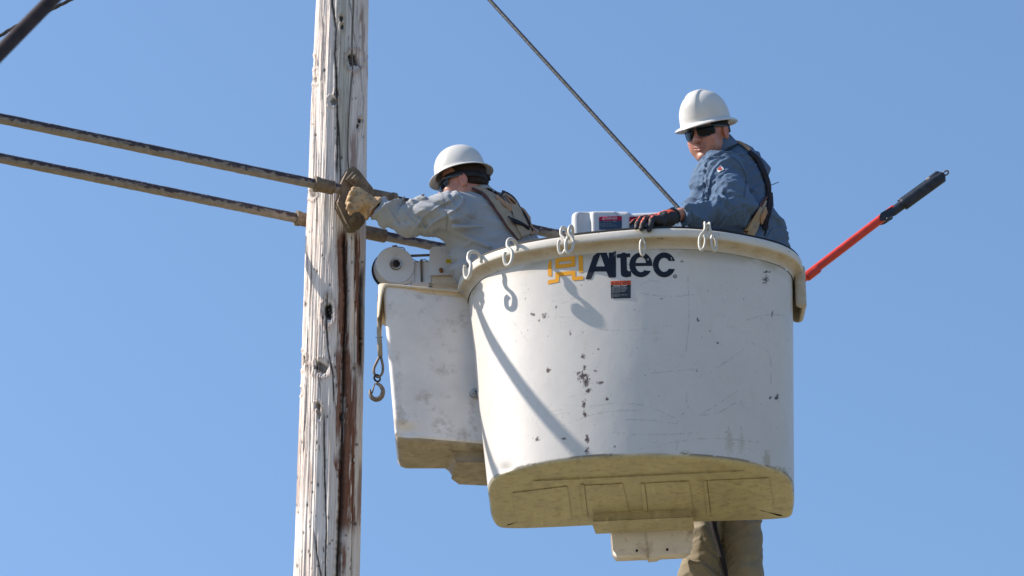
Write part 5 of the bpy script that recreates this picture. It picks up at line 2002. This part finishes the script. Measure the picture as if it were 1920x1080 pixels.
bv_, bf_ = sdf_mesh(body1, (-.8, 12.7, ZB), (.36, 13.5, 8.1), 0.008)
V, F, A = join((hv, hf, ha), (bv_, bf_, {}))
obj('body', V, F, M['skin'], p1, attrs=A)


def shirt1(p):
    d = cone(p, CH1, D(930, 500, 13.02), .160, .160)
    d = smin(d, cone(p, D(930, 500, 13.02), HP1, .160, .165), .06)
    d = smin(d, cone(p, D(938, 425, 13.08), D(965, 490, 13.08), .145, .15), .06)
    d = smin(d, cone(p, SL1 + np.array([.03, .02, .0]), SR1, .090, .09), .06)
    d = smin(d, cone(p, D(897, 378, 13.02), D(905, 400, 13.03), .078, .12), .05)
    d = smin(d, cone(p, D(862, 440, 12.96), D(893, 498, 12.98), .080, .11), .06)
    a = cone(p, SL1, D(800, 407, 12.87), .092, .078)
    a = smin(a, cone(p, D(800, 407, 12.87), EL1, .078, .074), .03)
    a = smin(a, cone(p, EL1, D(722, 403, 12.88), .074, .062), .03)
    a = smin(a, cone(p, D(722, 403, 12.88), D(709, 399, 12.88), .060, .045), .02)
    cd = D(730, 405, 12.88) - D(700, 394, 12.88); cd /= np.linalg.norm(cd)
    a = np.maximum(a, -((p - D(709, 399, 12.88)) @ cd))
    a = np.maximum(a, -cone(p, D(716, 402, 12.88), D(695, 392, 12.88), .034, .036))
    f_ = limb_fold(p, SL1, WR1, .036, 15, 3.6, .9, 5.3) * np.exp(-np.maximum(cone(p, SL1, WR1, .10, .07), 0) / .02)
    d = smin(d, a, .035)
    d = smin(d, cone(p, SR1, ER1, .08, .065), .04)
    d = smin(d, cone(p, ER1, WRR1, .065, .05), .03)
    tz = billow(np.stack([(p[:, 2] + .45 * p[:, 0]) * 11 + (vnoise(p * 5 + 2) - .5) * 2, p[:, 0] * 2.5, p[:, 1] * 4], 1))
    tz2 = billow(np.stack([(p[:, 2] + .1 * p[:, 0]) * 20 + (vnoise(p * 7 + 4) - .5) * 2, p[:, 0] * 4, p[:, 1] * 5], 1))
    w_ = np.exp(-np.maximum(-.42 - p[:, 0], 0) / .05)
    # long drag fold from the armpit
    g1 = cone(p, D(858, 438, 12.86), D(918, 462, 12.84), .012, .006)
    f_ = f_ + w_ * (.032 * (tz - .38) + .013 * (tz2 - .38))
    d = d - f_
    d = smin(d, g1, .02)
    d = smin(d, cone(p, D(848, 410, 12.775), D(888, 398, 12.845), .014, .008), .02)
    d = smin(d, cone(p, D(852, 425, 12.78), D(905, 425, 12.83), .012, .006), .02)
    return d


V, F = sdf_mesh(shirt1, (-.82, 12.6, 7.05), (.42, 13.6, 8.02), 0.0046, amp=0.04)
px, py = proj(V)
fm = V[:, 1] < 13.05
seam = np.zeros(len(V))
for L in ([(829, 362), (834, 385), (838, 408), (837, 432)],): seam = np.maximum(seam, seamline(L, 1.5) * .55)
obj('shirt', V, F, M['shirt1'], p1, attrs={'seam': seam})
s1_bvh = bvh_of(V, F)
Rc1 = rot_local(math.radians(-100), math.radians(16), 0)
collar(p1, D(891, 366, 13.0), Rc1, M['shirt1'], .064, .068, .032)
hn = ribbon('harness', [(886, 352), (905, 357), (925, 374), (945, 402), (962, 425), (978, 446)], [12, 17, 21, 22, 22, 22], s1_bvh, M['web'], p1, 0.009, 0.005)
for sgn in (-1, 1):
    pth = np.array([(886, 352), (905, 357), (925, 374), (945, 402), (962, 425), (978, 446)], float)
    tg = np.gradient(pth, axis=0); tg /= np.linalg.norm(tg, axis=1)[:, None]
    pth = pth + sgn * np.stack([-tg[:, 1], tg[:, 0]], 1) * np.array([6, 8.5, 10.5, 11, 11, 11])[:, None]
    ribbon('strap_edge', [tuple(q) for q in pth], 3.6, s1_bvh, M['webedge'], hn, 0.013, 0.003)
s_b = ribbon('strap', [(943, 364), (958, 374), (974, 398), (990, 420), (1000, 440)], [8, 14, 16, 15, 13], s1_bvh, M['webtan'], hn, 0.011, 0.005)
ribbon('strap', [(928, 372), (944, 384), (957, 392), (968, 402)], [5, 9, 10, 7], s1_bvh, M['webtan'], hn, 0.014, 0.004)
ribbon('strap', [(960, 385), (967, 405), (976, 428), (984, 444)], [12, 17, 17, 15], s1_bvh, M['web'], hn, 0.016, 0.005)
ribbon('strap', [(948, 412), (962, 421), (975, 427), (984, 430)], [3, 4, 4, 3], s1_bvh, M['webblack'], hn, 0.024, 0.004)
ribbon('strap', [(940, 362), (956, 371), (972, 392), (984, 412), (996, 436)], 2.6, s1_bvh, M['webblack'], hn, 0.016, 0.003)
# pocket edge tab seen past the strap
V, F = sdf_mesh(lambda p: smin(legs_fn(p, HP1, np.array([0.3, 0.6, 0]), ZB + .03, 1.2), cone(p, HP1, HP1 + np.array([0, 0, -.05]), .150, .15), .05) - .012 * (ridge(p * np.array([4, 4, 16])) - .4), (-.06, 12.65, ZB + .03), (.5, 13.35, 7.35), 0.012)
obj('trousers', V, F, M['jeans'], p1, attrs={'seam': np.zeros(len(V))})


def glove1_fn(p):
    w = D(694, 389, 12.87)
    cu0, cu1 = D(700, 391, 12.875), D(686, 382, 12.865)
    cd = cu1 - cu0; cd /= np.linalg.norm(cd)
    # flared gauntlet mouth
    d = cone(p, cu1, cu0, .043, .062)
    d = np.maximum(d, -((p - cu0) @ cd) - .000)
    d = np.maximum(d, -cone(p, D(690, 386, 12.868), D(702, 394, 12.88), .040, .062))
    roll = np.abs(np.linalg.norm(np.stack([np.linalg.norm((p - cu0) - ((p - cu0) @ cd)[:, None] * cd, axis=1) - .058, (p - cu0) @ cd], 1), axis=1)) - .0055
    d = smin(d, roll, .006)
    hand = cone(p, cu1, D(672, 377, 12.845), .043, .040)
    hand = smin(hand, cone(p, D(676, 372, 12.85), D(668, 384, 12.83), .036, .034), .02)
    d = smin(d, hand, .015)
    # fingers closing round the boss of the casting
    for i, (a, b_, c_) in enumerate((((669, 364, 12.83), (660, 362, 12.80), (655, 370, 12.81)), ((665, 373, 12.815), (656, 373, 12.79), (652, 381, 12.80)),
                                     ((665, 382, 12.81), (656, 384, 12.79), (653, 391, 12.80)), ((668, 391, 12.815), (660, 394, 12.80), (657, 399, 12.81)))):
        f = cone(p, D(*a), D(*b_), .0145, .0135)
        f = smin(f, cone(p, D(*b_), D(*c_), .0135, .012), .004)
        d = smin(d, f, .006)
    th_ = smin(cone(p, D(682, 366, 12.84), D(672, 357, 12.83), .016, .0145), cone(p, D(672, 357, 12.83), D(663, 355, 12.82), .0145, .013), .005)
    d = smin(d, th_, .010)
    wr = ridge(np.stack([(p @ cd) * 42 + (vnoise(p * 20) - .5) * 2, p[:, 1] * 22, p[:, 2] * 22], 1))
    return d - .010 * (wr - .45) * np.exp(-np.abs(cone(p, cu1, cu0, .045, .055)) / .02) - .002 * (vnoise(p * 80) - .5)


V, F = sdf_mesh(glove1_fn, D(640, 420, 12.75) - .03, D(715, 345, 12.95) + .03, 0.0026, amp=0.014)
obj('glove', V, F, M['leather'], p1)

# ------------------------------------------------------------------ third figure, only the legs show below the bucket
p3 = thing('person', 'person in loose khaki trousers seen below the bucket floor, only the legs showing', 'person', (1.02, 13.72, 5.05))
H3 = D(1352, 880, 13.62)
HL, HR = H3 + np.array([-.07, 0, -.02]), H3 + np.array([.085, 0, -.02])
KL, KR = D(1311, 1085, 13.58), D(1396, 1085, 13.60)
AL, AR = np.array([KL[0] - .02, 13.72, 5.12]), np.array([KR[0] + .02, 13.74, 5.12])
CH3 = H3 + np.array([-.05, .05, .42])
HD3 = H3 + np.array([-.10, .06, .72])


def body3(p):
    d = cone(p, H3, CH3, .13, .12)
    d = smin(d, cone(p, CH3 + np.array([-.15, 0, .08]), CH3 + np.array([.15, 0, .08]), .055, .055), .06)
    d = smin(d, ell(p, HD3, (.078, .095, .115)), .02)
    d = smin(d, cone(p, CH3 + np.array([-.02, 0, .12]), HD3, .06, .055), .03)
    for h, k_, a in ((HL, KL, AL), (HR, KR, AR)):
        d = smin(d, smin(cone(p, h, k_, .085, .058), cone(p, k_, a, .056, .04), .03), .01)
    for s, hx in ((-1, -.2), (1, .2)):
        sh = CH3 + np.array([s * .17, 0, .08])
        e_ = sh + np.array([s * .05, -.02, -.27])
        d = smin(d, cone(p, sh, e_, .05, .04), .03)
        d = smin(d, cone(p, e_, e_ + np.array([-s * .06, .12, -.2]), .038, .028), .02)
    return d


V, F = sdf_mesh(body3, H3 - np.array([.4, .35, 1.75]), H3 + np.array([.4, .35, .9]), 0.012)
obj('body', V, F, M['skin'], p3, attrs={'red': np.zeros(len(V)), 'stubble_shade': np.zeros(len(V))})


def trou3(p):
    dl = smin(cone(p, HL + np.array([.01, 0, 0]), KL, .098, .078), cone(p, KL, AL, .078, .062), .03)
    dr_ = smin(cone(p, HR + np.array([-.01, 0, 0]), KR, .108, .088), cone(p, KR, AR, .088, .066), .03)
    fl = limb_fold(p, HL, KL, .018, 15, 3, .9, 2.0) + .010 * (ridge(np.stack([p[:, 0] * 16 + (vnoise(p * 4) - .5) * 2, p[:, 1] * 8, p[:, 2] * 2.2], 1)) - .4)
    fr_ = limb_fold(p, HR, KR, .012, 12, 3, -.9, 6.0) + .012 * (ridge(np.stack([p[:, 0] * 15 + p[:, 2] * 3 + (vnoise(p * 4) - .5) * 2, p[:, 1] * 8, p[:, 2] * 2], 1) + 7) - .4)
    d = np.minimum(dl - fl, dr_ - fr_)
    d = smin(d, cone(p, H3, H3 + np.array([0, 0, -.02]), .15, .14), .02)
    return d


V, F = sdf_mesh(trou3, H3 - np.array([.35, .35, 1.75]), H3 + np.array([.35, .35, .2]), 0.006, amp=0.03)
obj('trousers', V, F, M['khaki'], p3, attrs={'seam': np.zeros(len(V))})
V, F = sdf_mesh(lambda p: smin(smin(cone(p, H3 + np.array([0, 0, .02]), CH3, .15, .15), cone(p, CH3 + np.array([-.17, 0, .08]), CH3 + np.array([.17, 0, .08]), .075, .075), .06), smin(cone(p, CH3 + np.array([-.17, 0, .08]), CH3 + np.array([-.22, -.02, -.19]), .065, .05), cone(p, CH3 + np.array([.17, 0, .08]), CH3 + np.array([.22, -.02, -.19]), .065, .05), .001), .04), H3 - np.array([.4, .3, .2]), H3 + np.array([.4, .35, .68]), 0.014)
obj('shirt', V, F, M['shirt2'], p3, attrs={'seam': np.zeros(len(V))})
for a in (AL, AR):
    V, F = sdf_mesh(lambda p: np.maximum(smin(cone(p, a + np.array([0, 0, .06]), a + np.array([0, .01, -.03]), .058, .055), cone(p, a + np.array([0, .0, -.04]), a + np.array([0, -.17, -.05]), .045, .036), .03), -(p[:, 2] - 5.036)), a - np.array([.1, .26, .12]), a + np.array([.1, .1, .16]), 0.008)
    obj('boot', V, F, M['black'], p3)
leg_gap = obj('strap', *tube(spline([D(1336, 960, 13.46), D(1338, 985, 13.46), D(1350, 1030, 13.46), D(1362, 1080, 13.46), D(1366, 1110, 13.46)], 8), np.linspace(.020, .006, 33), 8), M['webblack'], p3)  # black wedge added to draw the dark gap between the legs
